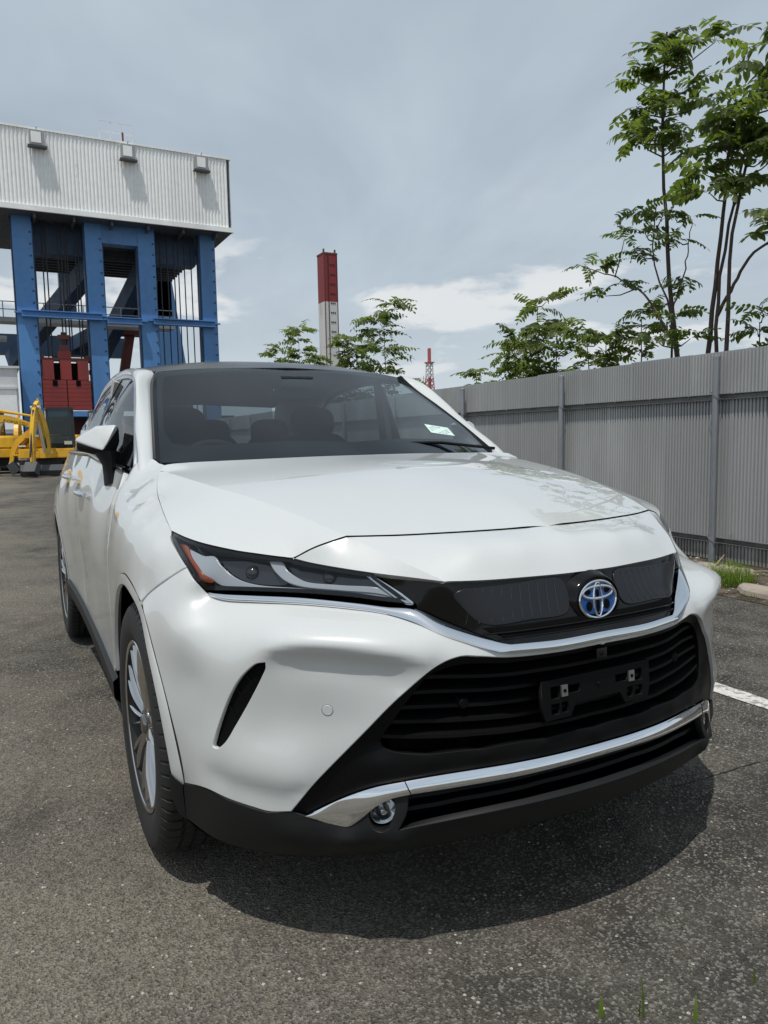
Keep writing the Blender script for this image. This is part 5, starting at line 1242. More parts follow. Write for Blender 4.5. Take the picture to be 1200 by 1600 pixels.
class Crown:
    def __init__(s, seed): s.V = []; s.F = []; s.r = np.random.RandomState(seed); s.TV = MB()
    def leaf(s, p, d, L, size, npair, droop):
        """pinnate leaf: arching stalk with pairs of pointed leaflets"""
        r = s.r; d = Vector(d).normalized(); p = Vector(p); side = d.cross(Vector((0, 0, 1)))
        if side.length < .1: side = Vector((1, 0, 0))
        side.normalize(); pts = [p.copy()]; dd = d.copy(); n = npair+1; roll = r.uniform(-1.1, 1.1)
        for i in range(n):
            dd = (dd+Vector((0, 0, -droop/n))).normalized(); pts.append(pts[-1]+dd*(L/n))
        s.TV.tube(pts[::2]+([pts[-1]] if (len(pts)-1) % 2 else []), .0022, 3, False)
        for i in range(1, n+1):
            ax = (pts[i]-pts[i-1]).normalized(); sd = ax.cross(Vector((0, 0, 1))); sd = sd.normalized() if sd.length > .05 else side; upv = sd.cross(ax)
            rl_ = roll*(.6+.4*r.rand()); sd, upv = sd*math.cos(rl_)+upv*math.sin(rl_), upv*math.cos(rl_)-sd*math.sin(rl_)
            for q in ((-1, 1) if i < n else (0,)):
                f = .6+.4*math.sin(math.pi*min(1, (i+.6)/(n+.4))); l = size*f*r.uniform(.6, 1.15)*(.0 if r.rand() < .06 else 1)+.004; w = l*r.uniform(.22, .29)
                dirn = (sd*q*.9+ax*(.45 if q else 1)+upv*r.uniform(-.45, .15)+Vector((0, 0, -.15))).normalized() if q else ax
                wd = dirn.cross(upv+Vector((r.uniform(-.3, .3), r.uniform(-.3, .3), 0))).normalized(); nn = wd.cross(dirn)
                b = len(s.V); o = pts[i]; cv_ = r.uniform(.05, .22)*l
                for t_, ww, dz in ((0, .15, 0), (.22, .85, .25), (.5, 1, .0), (.78, .6, -.5), (1, 0, -1.2)):
                    m_ = o+dirn*(l*t_)+nn*(-cv_*t_*t_)
                    if ww > 0: s.V += [m_+wd*(w*ww)+nn*(w*.22*ww), m_-nn*0, m_-wd*(w*ww)+nn*(w*.22*ww)]
                    else: s.V.append(m_)
                for k in range(3): s.F += [(b+3*k, b+3*k+1, b+3*k+4, b+3*k+3), (b+3*k+1, b+3*k+2, b+3*k+5, b+3*k+4)]
                s.F += [(b+9, b+10, b+12), (b+10, b+11, b+12)]
    def spray(s, p, n, L, size, up=.42, npair=7, droop=.95, az=None, spread=math.pi):
        for i in range(n):
            a = s.r.uniform(0, 2*math.pi) if az is None else az+s.r.uniform(-spread, spread)
            d = (math.cos(a), math.sin(a), s.r.uniform(up-.3, up+.45)); s.leaf(Vector(p)+Vector(d)*.02, d, L*s.r.uniform(.7, 1.15), size, int(npair+s.r.randint(-1, 2)), droop*s.r.uniform(.6, 1.3))
    def build(s, mt, parent):
        o = obj('crown', s.V, s.F, mt, parent, True); o['kind'] = 'stuff'; s.TV.build('leaf_stalks', STEM, o)['kind'] = 'stuff'; return o
def tree(name, base, label, stems, sprays, mt, seed, L, size, npair=7, group=None):
    """stems: list of (points, r0, r1); sprays: (point, number of leaves)"""
    tr = empty(name, base); tag(tr, label, 'tree', group); cr = Crown(seed); rg = cr.r; bx_ = Vector(base)
    for k, (P, r0, r1) in enumerate(stems):
        Q = crv([tuple(q) for q in P], n=18)-np.array(base); Q[1:-1] += rg.normal(0, .006, (16, 3)); rr = [r0+(r1-r0)*(i/17)**.8 for i in range(18)]
        MB().tube(Q, rr, 9).build('trunk' if k == 0 else 'limb', BARK, tr, True, 60)
    allst = np.vstack([crv([tuple(q) for q in P], n=40) for P, _, _ in stems])
    for sp_ in sprays:
        p = np.array(sp_[0], float); nlf = sp_[1]
        # twig from the closest lower point of a stem
        dd = np.linalg.norm((allst-p)*np.array([1, 1, .8]), axis=1)+np.where(allst[:, 2] > p[2]-.02, 1.5, 0); q = allst[int(np.argmin(dd))]
        if np.linalg.norm(p-q) > .08:
            m_ = (p+q)/2+np.array([0, 0, -.03]); MB().tube([q-np.array(base), m_-np.array(base), p-np.array(base)], [.009, .007, .004], 5).build('twig', BARK, tr, True, 60)
        cr.spray(p-np.array(base), max(2, int(nlf*1.05+.5)), L, size, npair=npair, az=sp_[2] if len(sp_) > 2 else None, spread=1.3)
    cr.build(mt, tr); return tr
def jit(P, s, rg): return [(x+rg.uniform(-s, s), y+rg.uniform(-s, s), z) for x, y, z in P]
ta = [((-3.74, 5.36, 5.37), 6), ((-3.74, 5.33, 5.22), 6), ((-3.80, 5.4, 5.05), 9), ((-3.45, 5.3, 5.10), 6), ((-3.12, 5.35, 5.02), 5, -.3), ((-4.05, 5.3, 5.0), 5), ((-3.6, 5.45, 4.75), 8), ((-4.0, 5.2, 4.72), 6), ((-3.9, 5.5, 4.5), 7), ((-3.55, 5.15, 4.55), 7), ((-4.1, 5.25, 4.42), 5), ((-3.5, 5.4, 4.28), 5), ((-3.35, 5.6, 4.6), 6), ((-3.82, 5.0, 4.3), 5)]
tree('tall_tree', (-3.40, 5.42, 0), 'tall slender tree with single bare trunk and topmost leafy crown behind the fence', [([(-3.40, 5.42, 0), (-3.5, 5.41, 1.4), (-3.55, 5.4, 2.02), (-3.69, 5.4, 2.95), (-3.77, 5.4, 3.78), (-3.82, 5.4, 4.46), (-3.8, 5.4, 5.05), (-3.74, 5.36, 5.40)], .042, .010)], ta, LEAF1, 21, .40, .115, 7, 'trees behind the fence')
tb_ = [((-3.05, 5.35, 4.25), 8), ((-2.7, 5.4, 4.35), 8), ((-2.89, 5.3, 3.95), 9), ((-2.55, 5.45, 3.95), 9), ((-3.12, 5.2, 3.75), 8), ((-2.73, 5.25, 3.55), 9), ((-3.25, 5.45, 4.05), 7), ((-2.5, 5.3, 4.5), 7), ((-2.3, 5.4, 4.2), 8), ((-2.35, 5.3, 3.7), 8), ((-2.9, 5.6, 4.1), 8), ((-2.95, 5.1, 3.5), 7), ((-2.6, 5.0, 4.05), 8), ((-2.55, 5.4, 4.75), 6), ((-2.75, 5.6, 3.8), 8), ((-2.2, 5.2, 3.1), 5), ((-2.45, 5.35, 2.98), 3)]
tree('multi_stem_tree', (-2.95, 5.45, 0), 'dense multi-stemmed tree leaning out of frame right of the tall slender one', [([(-3.12, 5.45, 0), (-3.15, 5.4, 2.03), (-3.08, 5.4, 2.76), (-3.02, 5.4, 3.32), (-2.95, 5.4, 4.1)], .040, .014), ([(-3.05, 5.47, 0), (-3.08, 5.42, 2.03), (-3.04, 5.4, 2.69), (-2.93, 5.4, 3.29), (-2.7, 5.4, 4.2)], .032, .010), ([(-2.92, 5.5, 0), (-2.94, 5.4, 2.04), (-2.93, 5.4, 2.74), (-2.87, 5.4, 3.34), (-2.6, 5.4, 4.4)], .036, .010), ([(-3.08, 5.42, 2.35), (-2.75, 5.4, 2.82), (-2.52, 5.4, 2.96), (-2.2, 5.4, 3.05)], .020, .010)], tb_, LEAF1, 22, .42, .125, 7, 'trees behind the fence')
tm = [((-4.05, 5.3, 3.62), 6), ((-3.7, 5.3, 3.5), 6), ((-4.65, 5.3, 3.12), 6), ((-4.1, 5.35, 3.2), 6), ((-4.9, 5.3, 3.22), 5), ((-3.5, 5.3, 3.2), 6), ((-3.4, 5.4, 3.42), 5), ((-4.3, 5.3, 2.9), 5), ((-3.4, 5.3, 2.72), 6), ((-3.5, 5.3, 2.42), 6), ((-4.35, 5.4, 3.4), 5), ((-4.75, 5.5, 2.85), 4), ((-3.85, 5.2, 3.35), 5), ((-3.3, 5.3, 2.15), 6), ((-3.7, 5.2, 2.2), 6)]
tree('young_tree', (-3.7, 5.5, 0), 'small open-branched tree in front of the tall slender trunk', [([(-3.72, 5.5, 0), (-3.67, 5.45, 2.02), (-3.68, 5.4, 2.54), (-3.92, 5.4, 3.14), (-3.88, 5.4, 3.68)], .024, .006), ([(-3.66, 5.43, 2.2), (-4.0, 5.4, 2.7), (-4.34, 5.4, 2.94), (-4.9, 5.35, 3.2)], .017, .005), ([(-3.68, 5.4, 2.4), (-3.5, 5.4, 2.8), (-3.4, 5.4, 3.4)], .012, .004)], tm, LEAF1, 23, .34, .085, 7, 'trees behind the fence')
rg_ = random.Random(9)
def sapling(name, base, top, label, n, spreadr, mt, seed, L, size, zlo=.45, group='saplings behind the fence'):
    b = Vector(base); T = Vector(top); st = [([b, b*.5+T*.5+Vector((.04, 0, 0)), T], .018, .005)]
    spr = []
    for i in range(n):
        f = zlo+(1-zlo)*((i+rg_.uniform(-.4, .4))/(n-1)) if i < n-1 else 1.; q = b+(T-b)*min(f, 1); rr = spreadr*max(.05, 1.12-f)**.6*rg_.uniform(.25, 1.0); a = rg_.uniform(0, 6.28)
        spr.append(((q.x+rr*math.cos(a)*.8, q.y+rr*math.sin(a)*.6, q.z+.05), 6 if i < n-1 else 8))
    tree(name, tuple(b), label, st, spr, mt, seed, L, size, 8, group)
sapling('sapling', (-6.1, 5.6, 0), (-6.15, 5.6, 2.95), 'pointed yellow-green sapling left of the tall trees', 13, .75, LEAF2, 31, .42, .10)
sapling('sapling', (-5.1, 5.6, 0), (-5.15, 5.6, 2.42), 'low round sapling between the pointed one and the tall trunk', 10, .65, LEAF2, 32, .40, .10)
sapling('sapling', (-4.4, 5.7, 0), (-4.35, 5.7, 2.55), 'spreading sapling rising just above the fence beneath the open-branched tree', 10, .55, LEAF2, 33, .38, .09)
sapling('sapling', (-7.6, 5.6, 0), (-7.65, 5.6, 2.1), 'lowest sapling just topping the fence beside the windscreen', 6, .40, LEAF2, 34, .40, .09, .6)
sapling('sapling', (-6.9, 5.7, 0), (-6.95, 5.7, 2.35), 'small sapling left of the pointed one', 8, .45, LEAF2, 35, .38, .09, .55)
sapling('sapling', (-11.9, 6.2, 0), (-11.9, 6.2, 3.9), 'bushy tree above the car roof right of the striped tower', 18, 1.05, LEAF1, 36, .60, .13, .4, 'trees above the car roof')
sapling('sapling', (-13.7, 6.2, 0), (-13.6, 6.2, 3.35), 'shrubby tree at the foot of the striped tower', 22, .95, LEAF2, 37, .5, .12, .5, 'trees above the car roof')
sapling('sapling', (-15.3, 6.2, 0), (-15.4, 6.2, 3.15), 'low round shrub left of the striped tower', 12, .9, LEAF1, 38, .45, .11, .5, 'trees above the car roof')
sapling('sapling', (-18.9, 7.0, 0), (-18.9, 7.0, 4.35), 'feathery sapling over the middle of the car roof', 10, .75, LEAF2, 39, .6, .14, .6, 'trees above the car roof')
sapling('sapling', (-20.9, 7.0, 0), (-21.0, 7.0, 4.0), 'leftmost feathery sapling over the car roof', 9, .7, LEAF2, 40, .6, .14, .6, 'trees above the car roof')
sapling('sapling', (-5.6, 5.5, 0), (-5.65, 5.5, 2.55), 'bushy sapling right beside the pointed yellow-green one', 12, .7, LEAF2, 41, .42, .10)
sapling('sapling', (-4.75, 5.5, 0), (-4.72, 5.5, 2.30), 'low leafy sapling hugging the fence top left of the tall trunk', 10, .6, LEAF1, 42, .38, .09)
sapling('sapling', (-6.5, 5.5, 0), (-6.55, 5.5, 2.55), 'sapling overlapping the pointed one on its left', 11, .6, LEAF1, 43, .42, .10)
sapling('sapling', (-2.75, 5.6, 0), (-2.72, 5.6, 2.25), 'low shoots at the foot of the multi-stemmed tree', 9, .5, LEAF1, 44, .34, .085)
# weeds and grass
GRASS = leafmat('fresh grass', (.10, .20, .02), (.22, .30, .04))
def blades(name, base, n, spread, h, w, label, cat, seed, lean=.6):
    rg = np.random.RandomState(seed); V = []; F = []
    for i in range(n):
        a = rg.rand()*6.28; r0 = spread*math.sqrt(rg.rand()); o = np.array([r0*math.cos(a), r0*math.sin(a), 0]); hh = h*rg.uniform(.45, 1.1); b = rg.rand()*6.28; ln = lean*rg.rand()*hh; ww = w*rg.uniform(.6, 1.3)
        sd = np.array([-math.sin(b), math.cos(b), 0]); k0 = len(V)
        for t_ in (0, .4, .75, 1):
            c_ = o+np.array([math.cos(b)*ln*t_**2, math.sin(b)*ln*t_**2, hh*(t_-.18*t_*t_*lean)]); q = ww*(1-t_)**.6*.5 if t_ < 1 else 0
            if q > 0: V += [c_-sd*q, c_+sd*q]
            else: V.append(c_)
        F += [(k0, k0+1, k0+3, k0+2), (k0+2, k0+3, k0+5, k0+4), (k0+4, k0+5, k0+6)]
    o = obj(name, V, F, GRASS, None); o.location = base; return tag(o, label, cat)
blades('grass_clump', (-1.55, 3.70, .012), 520, .20, .20, .006, 'bright green weed clump at the foot of the fence', 'weed', 1, 1.1)
blades('grass_clump', (-1.18, 3.46, .012), 60, .07, .05, .004, 'small weed sprouting in front of the concrete slab', 'weed', 2, 1.0)
blades('grass_clump', (-1.95, 4.24, .012), 90, .12, .09, .016, 'leafy weed beside the base of the fence post', 'weed', 7, 1.1)
for k, (x, y, h, lb) in enumerate(((1.19, -.20, .050, 'leftmost of the grass blades at the lower edge of the picture'), (1.225, -.128, .075, 'pair of taller grass blades at the lower edge of the picture'), (1.262, -.064, .042, 'thin short grass blade right of the tall pair'), (1.282, -.035, .046, 'second thin grass blade right of the tall pair'), (1.28, .155, .05, 'grass blade at the right edge of the picture'))):
    blades('grass_tuft', (x-.03, y, 0), 3 if k == 1 else 1, .008, h*1.6, .0095, lb, 'grass', 50+k, .5)
# ------------------------------------------------------------------ hoist crane with machine house
BLUEP = weathered('blue crane paint', (.085, .24, .52), .42, dirt=(.04, .07, .12), amount=.5, scale=.35, rust=.25)
BLUED = weathered('dull blue steel', (.035, .075, .15), .5, dirt=(.03, .04, .06), amount=.5, scale=.5)
HOUSE = weathered('white cladding', (.92, .93, .92), .55, dirt=(.62, .60, .56), amount=.4, scale=.35, rust=.55)
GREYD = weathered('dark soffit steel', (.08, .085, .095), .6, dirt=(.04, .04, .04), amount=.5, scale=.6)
REDP = weathered('red counterweight paint', (.27, .032, .028), .5, dirt=(.10, .02, .02), amount=.55, scale=.8)
RUST = weathered('red oxide frame', (.16, .040, .026), .6, dirt=(.07, .02, .015), amount=.5, scale=.7)
WIRE = mat('wire rope', (.02, .02, .022), .6)
LGREY = weathered('light grey steel', (.66, .67, .68), .5, dirt=(.3, .29, .27), amount=.4, scale=.6)
BOXG = weathered('grey lamp box', (.34, .35, .36), .5, dirt=(.2, .18, .16), amount=.5, scale=2)
CX, CY = -42.05, 11.29
crane = empty('hoist_tower', (CX, 5.5, 0)); tag(crane, 'blue steel hoist tower under a white corrugated machine house', 'crane')
def L(x, y, z): return (x, y-5.5, z)      # x measured from the wall plane towards -X, y in world
def cbox(name, lo, hi, mt, parent=crane): return MB().box(L(*lo), L(*hi)).build(name, mt, parent)
# corrugated front and end walls
def corrug(name, P0, dirv, length, z0, z1, nrm, mt, parent, pitch=.19, d=.045):
    V = []; F = []; P0 = Vector(P0); dv = Vector(dirv); nv = Vector(nrm); n = int(length/pitch); pts = []
    for k in range(n):
        for u, q in ((0, 0), (.28, 0), (.42, d), (.78, d), (.92, 0)): pts.append(((k+u)*pitch, q))
    for s, q in pts: b = P0+dv*s+nv*q; V += [(b.x, b.y, z0), (b.x, b.y, z1)]
    for i in range(len(pts)-1): F.append((2*i, 2*i+2, 2*i+3, 2*i+1))
    return obj(name, V, fixn(V, F, nrm), mt, parent, False)
corrug('wall_cladding', L(0, -6.0, 0), (0, 1, 0), 18.0, 13.52, 17.5, (1, 0, 0), HOUSE, crane)
corrug('wall_cladding', L(0, 12.0, 0), (-1, 0, 0), 9.0, 13.52, 17.5, (0, 1, 0), HOUSE, crane)
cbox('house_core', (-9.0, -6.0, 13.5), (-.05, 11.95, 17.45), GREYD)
cbox('eaves_trim', (-9.1, -6.05, 17.46), (.09, 12.08, 17.56), HOUSE)
cbox('base_trim', (-.2, -6.05, 13.33), (.12, 12.09, 13.60), HOUSE)
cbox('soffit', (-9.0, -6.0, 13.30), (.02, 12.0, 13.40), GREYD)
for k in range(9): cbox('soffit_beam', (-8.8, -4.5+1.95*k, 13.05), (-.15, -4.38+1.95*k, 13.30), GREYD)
for y, z in ((1.72, 16.95), (6.27, 16.95), (10.3, 16.95)):
    fl_ = MB().box(L(.10, y-.36, z-.36), L(.44, y+.36, z+.36)).build('floodlight_box', BOXG, crane)
    MB().box(L(.43, y-.28, z-.26), L(.46, y+.20, z+.28)).build('box_door', HOUSE, fl_); MB().box(L(.10, y-.46, z-.46), L(.50, y+.46, z-.40)).build('box_shelf', GREYD, fl_)
    MB().bar(L(.1, y, z+.4), L(.5, y, z+.55), .05, .05).build('box_bracket', LGREY, fl_)
rl = MB().tube([L(-.4, 4.93, 17.5), L(-.4, 4.93, 18.65), L(-.4, 6.66, 18.65), L(-.4, 6.66, 17.5)], .025, 6).build('roof_rail', LGREY, crane)
for y in (5.5, 6.08): MB().tube([L(-.4, y, 17.5), L(-.4, y, 18.65)], .02, 6).build('rail_post', LGREY, rl)
MB().tube([L(-.4, 4.93, 18.1), L(-.4, 6.66, 18.1)], .02, 6).build('rail_bar', LGREY, rl)
MB().tube([L(-.4, 6.15, 17.5), L(-.4, 6.15, 18.2)], .05, 6).build('beacon', RUST, rl)
# columns with bolted guide flanges
for y0, y1 in ((-4.6, -3.65), (.29, 1.26), (3.93, 4.82), (6.77, 7.70), (10.34, 11.21)):
    co = MB().box(L(-2.0, y0, 0), L(-1.0, y1, 13.32)).build('column', BLUEP, crane)
    for ys, mt_ in ((y0, BLUED), (y1, BLUED)):
        MB().box(L(-1.75, ys-.07 if ys == y0 else ys, 0), L(-1.2, ys if ys == y0 else ys+.07, 13.3)).build('guide_flange', mt_, co)
    for zz in np.arange(3.2, 13, .62):
        MB().lathe([(0, .05), (.05, .045), (.06, 0)], 6, L(-.998, y1-.10, zz), 'X').build('bolt', BLUED, co)
for y0, y1, z in ((.5, 4.6, 8.30), (4.85, 6.75, 8.15), (7.4, 11.0, 8.22)):
    bm_ = MB(); bm_.box(L(-1.0, y0, z-.02), L(-.55, y1, z+.03)).box(L(-.80, y0, z-.28), L(-.74, y1, z-.02)).box(L(-1.0, y0, z-.33), L(-.55, y1, z-.28)); bm_.build('cross_beam', BLUEP, crane)
    MB().box(L(-1.0, y0-.35, z-.12), L(-.86, y1+.35, z-.04)).build('beam_flange', BLUEP, crane)
cbox('head_beam', (-1.9, 4.82, 12.3), (-1.05, 6.77, 13.3), BLUEP)
cbox('head_beam', (-3.2, 1.3, 11.7), (-2.1, 3.9, 13.3), BLUED); cbox('head_beam', (-3.2, 7.75, 11.7), (-2.1, 10.3, 13.3), BLUED)
# rear legs, girders and deck seen between the columns
for y0, y1 in ((1.0, 2.0), (3.4, 4.4), (9.8, 10.9)): 
    cbox('rear_column', (-13.2, y0, 10.2), (-12.0, y1, 13.3), BLUED)
MB().add([L(-12, 9.0, 0), L(-12, 12.6, 0), L(-12, 10.9, 13.3), L(-12, 10.0, 13.3), L(-13.4, 9.0, 0), L(-13.4, 12.6, 0), L(-13.4, 10.9, 13.3), L(-13.4, 10.0, 13.3)], [(0, 1, 2, 3), (7, 6, 5, 4), (0, 4, 5, 1), (1, 5, 6, 2), (2, 6, 7, 3), (3, 7, 4, 0)]).build('raking_leg', BLUEP, crane)
for a, b, w_, h_ in (((-12, .2, 6.6), (-3.2, 4.6, 11.6), .8, 1.1), ((-12, 5.6, 6.9), (-3.2, 7.6, 11.8), .8, 1.1), ((-14, 3.0, 7.4), (-6, 8.4, 10.0), .7, .9)): MB().bar(L(*a), L(*b), w_, h_).build('diagonal_girder', BLUED, crane)
cbox('rear_girder', (-13.5, -6, 7.2), (-12.2, 7.6, 8.5), BLUED)
cbox('upper_deck', (-8.6, 1.4, 12.2), (-3.4, 10.2, 12.5), GREYD)
for k in range(7): cbox('deck_rib', (-8.4+.75*k, 1.4, 11.95), (-8.2+.75*k, 10.2, 12.2), GREYD)
dk = cbox('walkway', (-6.8, -6, 8.35), (-5.4, 9.6, 8.6), LGREY)
for z in (9.05, 9.5): MB().tube([L(-5.4, -6, z), L(-5.4, 9.6, z)], .03, 6).build('walkway_rail', LGREY, dk)
for y in np.arange(-5.8, 9.7, 1.1): MB().tube([L(-5.4, y, 8.6), L(-5.4, y, 9.5)], .03, 6).build('rail_post', LGREY, dk)
cbox('walkway', (-6.8, -6, 7.3), (-5.4, -.2, 7.5), LGREY)
# hoist ropes
for y in (1.75, 1.95, 2.55, 2.72, 2.9, 3.02, 3.45, 3.6):
    MB().tube([L(-1.5, y, 6.0 if 2.4 < y < 3.1 else 5.6), L(-1.5, y, 13.3)], .035, 6).build('hoist_rope', WIRE, crane)
for y in (8.1, 8.5, 8.9, 9.15, 9.5, 9.9):
    MB().tube([L(-1.6, y, 2.0), L(-1.6, y, 13.3)], .035, 6).build('hoist_rope', WIRE, crane)
lad = MB()
for s_ in (0, .45): lad.bar(L(-11.8, 8.7+s_, 0), L(-11.8, 8.7+s_, 8.2), .08, .08)
for z in np.arange(.3, 8.2, .32): lad.bar(L(-11.8, 8.7, z), L(-11.8, 9.15, z), .06, .06)
lad.build('ladder', LGREY, crane)
# red counterweight hanging between the first two columns
cw = empty('counterweight', (CX-1.45, 2.55, 3.0)); tag(cw, 'red stacked steel counterweight hanging between two blue columns', 'counterweight')
cwl = lambda lo, hi, nm, mt_=REDP, par=cw: MB().box(lo, hi).build(nm, mt_, par)
z0 = 0.0
for k in range(7):
    h = .235; wd = 1.20 if k < 7 else 1.1
    b_ = cwl((-.5, -1.24, z0), (.5, -.03, z0+h-.012), 'weight_plate'); cwl((-.5, .03, z0), (.5, 1.24, z0+h-.012), 'weight_plate'); z0 += h
for (a, b) in ((-1.18, -.62), (-.28, .28), (.62, 1.18)): cwl((-.48, a, 1.66), (.48, b, 2.72), 'weight_block')
cwl((-.3, -1.0, 1.66), (.2, 1.0, 2.6), 'weight_core', VOID); cwl((-.46, -.72, 1.30), (.52, -.48, 1.62), 'lifting_pocket', VOID); cwl((-.46, .48, 1.30), (.52, .72, 1.62), 'lifting_pocket', VOID)
cwl((-.3, -1.32, 2.72), (.3, 1.32, 2.88), 'top_beam', RUST)
for y in (-1.22, 1.22): cwl((-.2, y-.16, 2.66), (.2, y+.16, 3.0), 'guide_shoe', RUST)
sh_ = cwl((-.3, -.32, 2.88), (.3, .32, 3.25), 'shackle_block'); cwl((-.2, -.22, 3.25), (.2, .22, 3.6), 'shackle', RUST, sh_); cwl((-.15, -.12, 3.6), (.15, .12, 4.3), 'hanger_link', WIRE, sh_); cwl((-.2, -.30, 3.9), (.2, .30, 4.15), 'hanger_plate', RUST, sh_)
for zz in (.5, 1.2, 2.0, 2.7):
    for y in (-1.30, 1.30): cwl((-.12, y-.05, zz), (.12, y+.05, zz+.25), 'guide_roller', WIRE)
bs = MB().box((-.7, -1.9, -.38), (.7, 1.9, -.08)).build('buffer_beam', BLUEP, None); bs.location = (CX-1.45, 2.55, 3.0); tag(bs, 'blue beam under the red counterweight', 'beam')
# red oxide trestle further back
trs = empty('trestle_frame', (-52, 8.2, 0)); tag(trs, 'rust red trestle frame seen between the middle columns', 'frame')
MB().box((-.6, -1.3, 8.4), (.6, 1.1, 9.0)).build('cap_beam', RUST, trs); MB().box((-.4, -.9, 9.0), (.4, .7, 9.7)).build('cap_block', RUST, trs)
for a, b in (((0, -.7, 8.5), (0, -2.3, 0)), ((0, .6, 8.5), (0, 2.0, 0))): MB().bar(a, b, .6, .55).build('trestle_leg', RUST, trs)
MB().bar((0, -1.7, 3.4), (0, 1.5, 3.4), .3, .3).build('trestle_tie', RUST, trs)
# pale cabin left of the first column
cabn = empty('switch_cabin', (-40.6, -1.02, 0)); tag(cabn, 'pale grey cabin with a big shutter beside the first blue column', 'cabin')
MB().box((-3, -1.1, 0), (0, 1.05, 5.0)).build('wall', LGREY, cabn); MB().box((-3.1, -1.2, 5.0), (.1, 1.15, 5.12)).build('roof', LGREY, cabn)
MB().box((0, -.25, 1.9), (.05, .95, 3.95)).build('shutter', HOUSE, cabn); MB().box((0, -.25, .9), (.04, 1.0, 1.7)).build('vent_opening', GREYD, cabn); MB().box((0, -.32, 3.95), (.12, 1.0, 4.07)).build('shutter_hood', LGREY, cabn)
lft = empty('cable_mast', (-43.0, -1.6, 0)); tag(lft, 'dark mast with hanging cables at the left picture edge', 'mast')
MB().box((-.3, -.35, 0), (.3, .2, 13.0)).build('mast_post', GREYD, lft)
for k in range(5): MB().tube([(.35, .1+.09*k, 13), (.4, .2+.1*k, 9), (.35, .12+.1*k, 5.5)], .04, 6).build('hanging_cable', WIRE, lft)
for z in (11.2, 10.0, 6.6, 5.9): MB().box((-.2, -.2, z), (.5, .7, z+.35)).build('cable_bracket', LGREY, lft)

bw = empty('bulkhead_wall', (-45.2, 6.0, 0)); tag(bw, 'low dark red steel bulkhead below the counterweight behind the excavators', 'wall')
MB().box((-.2, -5.6, 0), (0, 6.5, 2.55)).build('plate', RUST, bw)
for k in range(16): MB().box((0, -5.5+.78*k, 0), (.12, -5.42+.78*k, 2.5)).build('stiffener', RUST, bw)
MB().box((-.3, -5.7, 2.55), (.2, 6.6, 2.7)).build('top_rail', BLUED, bw)
# ------------------------------------------------------------------ striped tower and far mast
STR = mat('striped tower paint', (.6, .6, .6), .6); t = NT(STR); p = t.objc(); sx = t.n('ShaderNodeSeparateXYZ'); t.l(p, sx.inputs[0])
nz = t.noise(.5, 6, .6, t.mapped(p, (1, 1, .2)))
st = t.n('ShaderNodeMath', operation='GREATER_THAN'); t.l(sx.outputs['Z'], st.inputs[0]); st.inputs[1].default_value = 19.5
c = t.mix(st.outputs[0], (.60, .59, .57, 1), (.22, .022, .025, 1)); c = t.mix(t.ramp(nz.outputs['Fac'], .5, .75, 0, .5), c, (.12, .06, .05, 1)); t.l(c, t.b.inputs['Base Color'])
tw = empty('striped_tower', (-92.4, 40.6, 0)); tag(tw, 'square tower striped dark red over white with height marks', 'tower')
MB().box((-2.2, -1.0, 0), (0, 1.0, 25.8)).build('shaft', STR, tw)
MB().box((-2.25, -1.06, 25.8), (.05, 1.06, 26.0)).build('cap', RUST, tw)
for y in (-.9, .75): MB().box((-.5, y, 26.0), (-.2, y+.15, 26.5)).build('cap_lug', RUST, tw)
for y in (-.98, -.42, .90): MB().box((.0, y, 4), (.09, y+.08, 25.8)).build('edge_rail', WIRE if y > -.5 else RUST, tw)
for k in range(9):
    z = 24.3-1.27*k
    for j in range(3): MB().box((.0, .02+.26*j-.1, z), (.05, .18+.26*j-.1, z+.20)).build('height_mark', WIRE, tw)
mast = empty('lattice_mast', (-170, 103, 0)); mast.scale = (.62, .62, 1); tag(mast, 'distant red and white lattice mast beside the windscreen pillar', 'mast')
RDM = mat('hazed mast red', (.46, .10, .11), .6); WHM = mat('mast white', (.6, .6, .6), .6)  # red kept pale: distance haze is mixed into the colour
bands = [(0, 13, RDM), (13, 17, RDM), (17, 20.5, WHM), (20.5, 24, RDM)]
def seg(name, z0, z1, mt_, w0, w1):
    m_ = MB()
    for sx_, sy_ in ((-1, -1), (1, -1), (1, 1), (-1, 1)): m_.bar((sx_*w0, sy_*w0, z0), (sx_*w1, sy_*w1, z1), .28, .28)
    n = 3
    for k in range(n):
        za = z0+(z1-z0)*k/n; zb = z0+(z1-z0)*(k+1)/n; w = w0+(w1-w0)*(k+.5)/n
        for i, (a, b) in enumerate((((-1, -1), (1, -1)), ((1, -1), (1, 1)), ((1, 1), (-1, 1)), ((-1, 1), (-1, -1)))):
            m_.bar((a[0]*w, a[1]*w, za), (b[0]*w, b[1]*w, zb), .16, .16); m_.bar((b[0]*w, b[1]*w, za), (a[0]*w, a[1]*w, zb), .16, .16)
    return m_.build(name, mt_, mast)
seg('lower_section', 0, 12.0, WHM, 2.2, 1.6); seg('red_section', 12.0, 16.5, RDM, 1.6, 1.2); MB().box((-.4, -.4, 12.0), (.4, .4, 16.5)).build('equipment', RDM, mast)
seg('white_section', 16.5, 20.5, WHM, 1.2, 1.0); MB().box((-1.6, -1.6, 20.3), (1.6, 1.6, 20.6)).build('platform', RDM, mast); MB().box((-.55, -.55, 20.6), (.55, .55, 24.2)).build('antenna_head', RDM, mast)
MB().bar((-1, -2.4, 0), (-1, -2.4, 17), .15, .15).build('side_pole', RDM, mast)

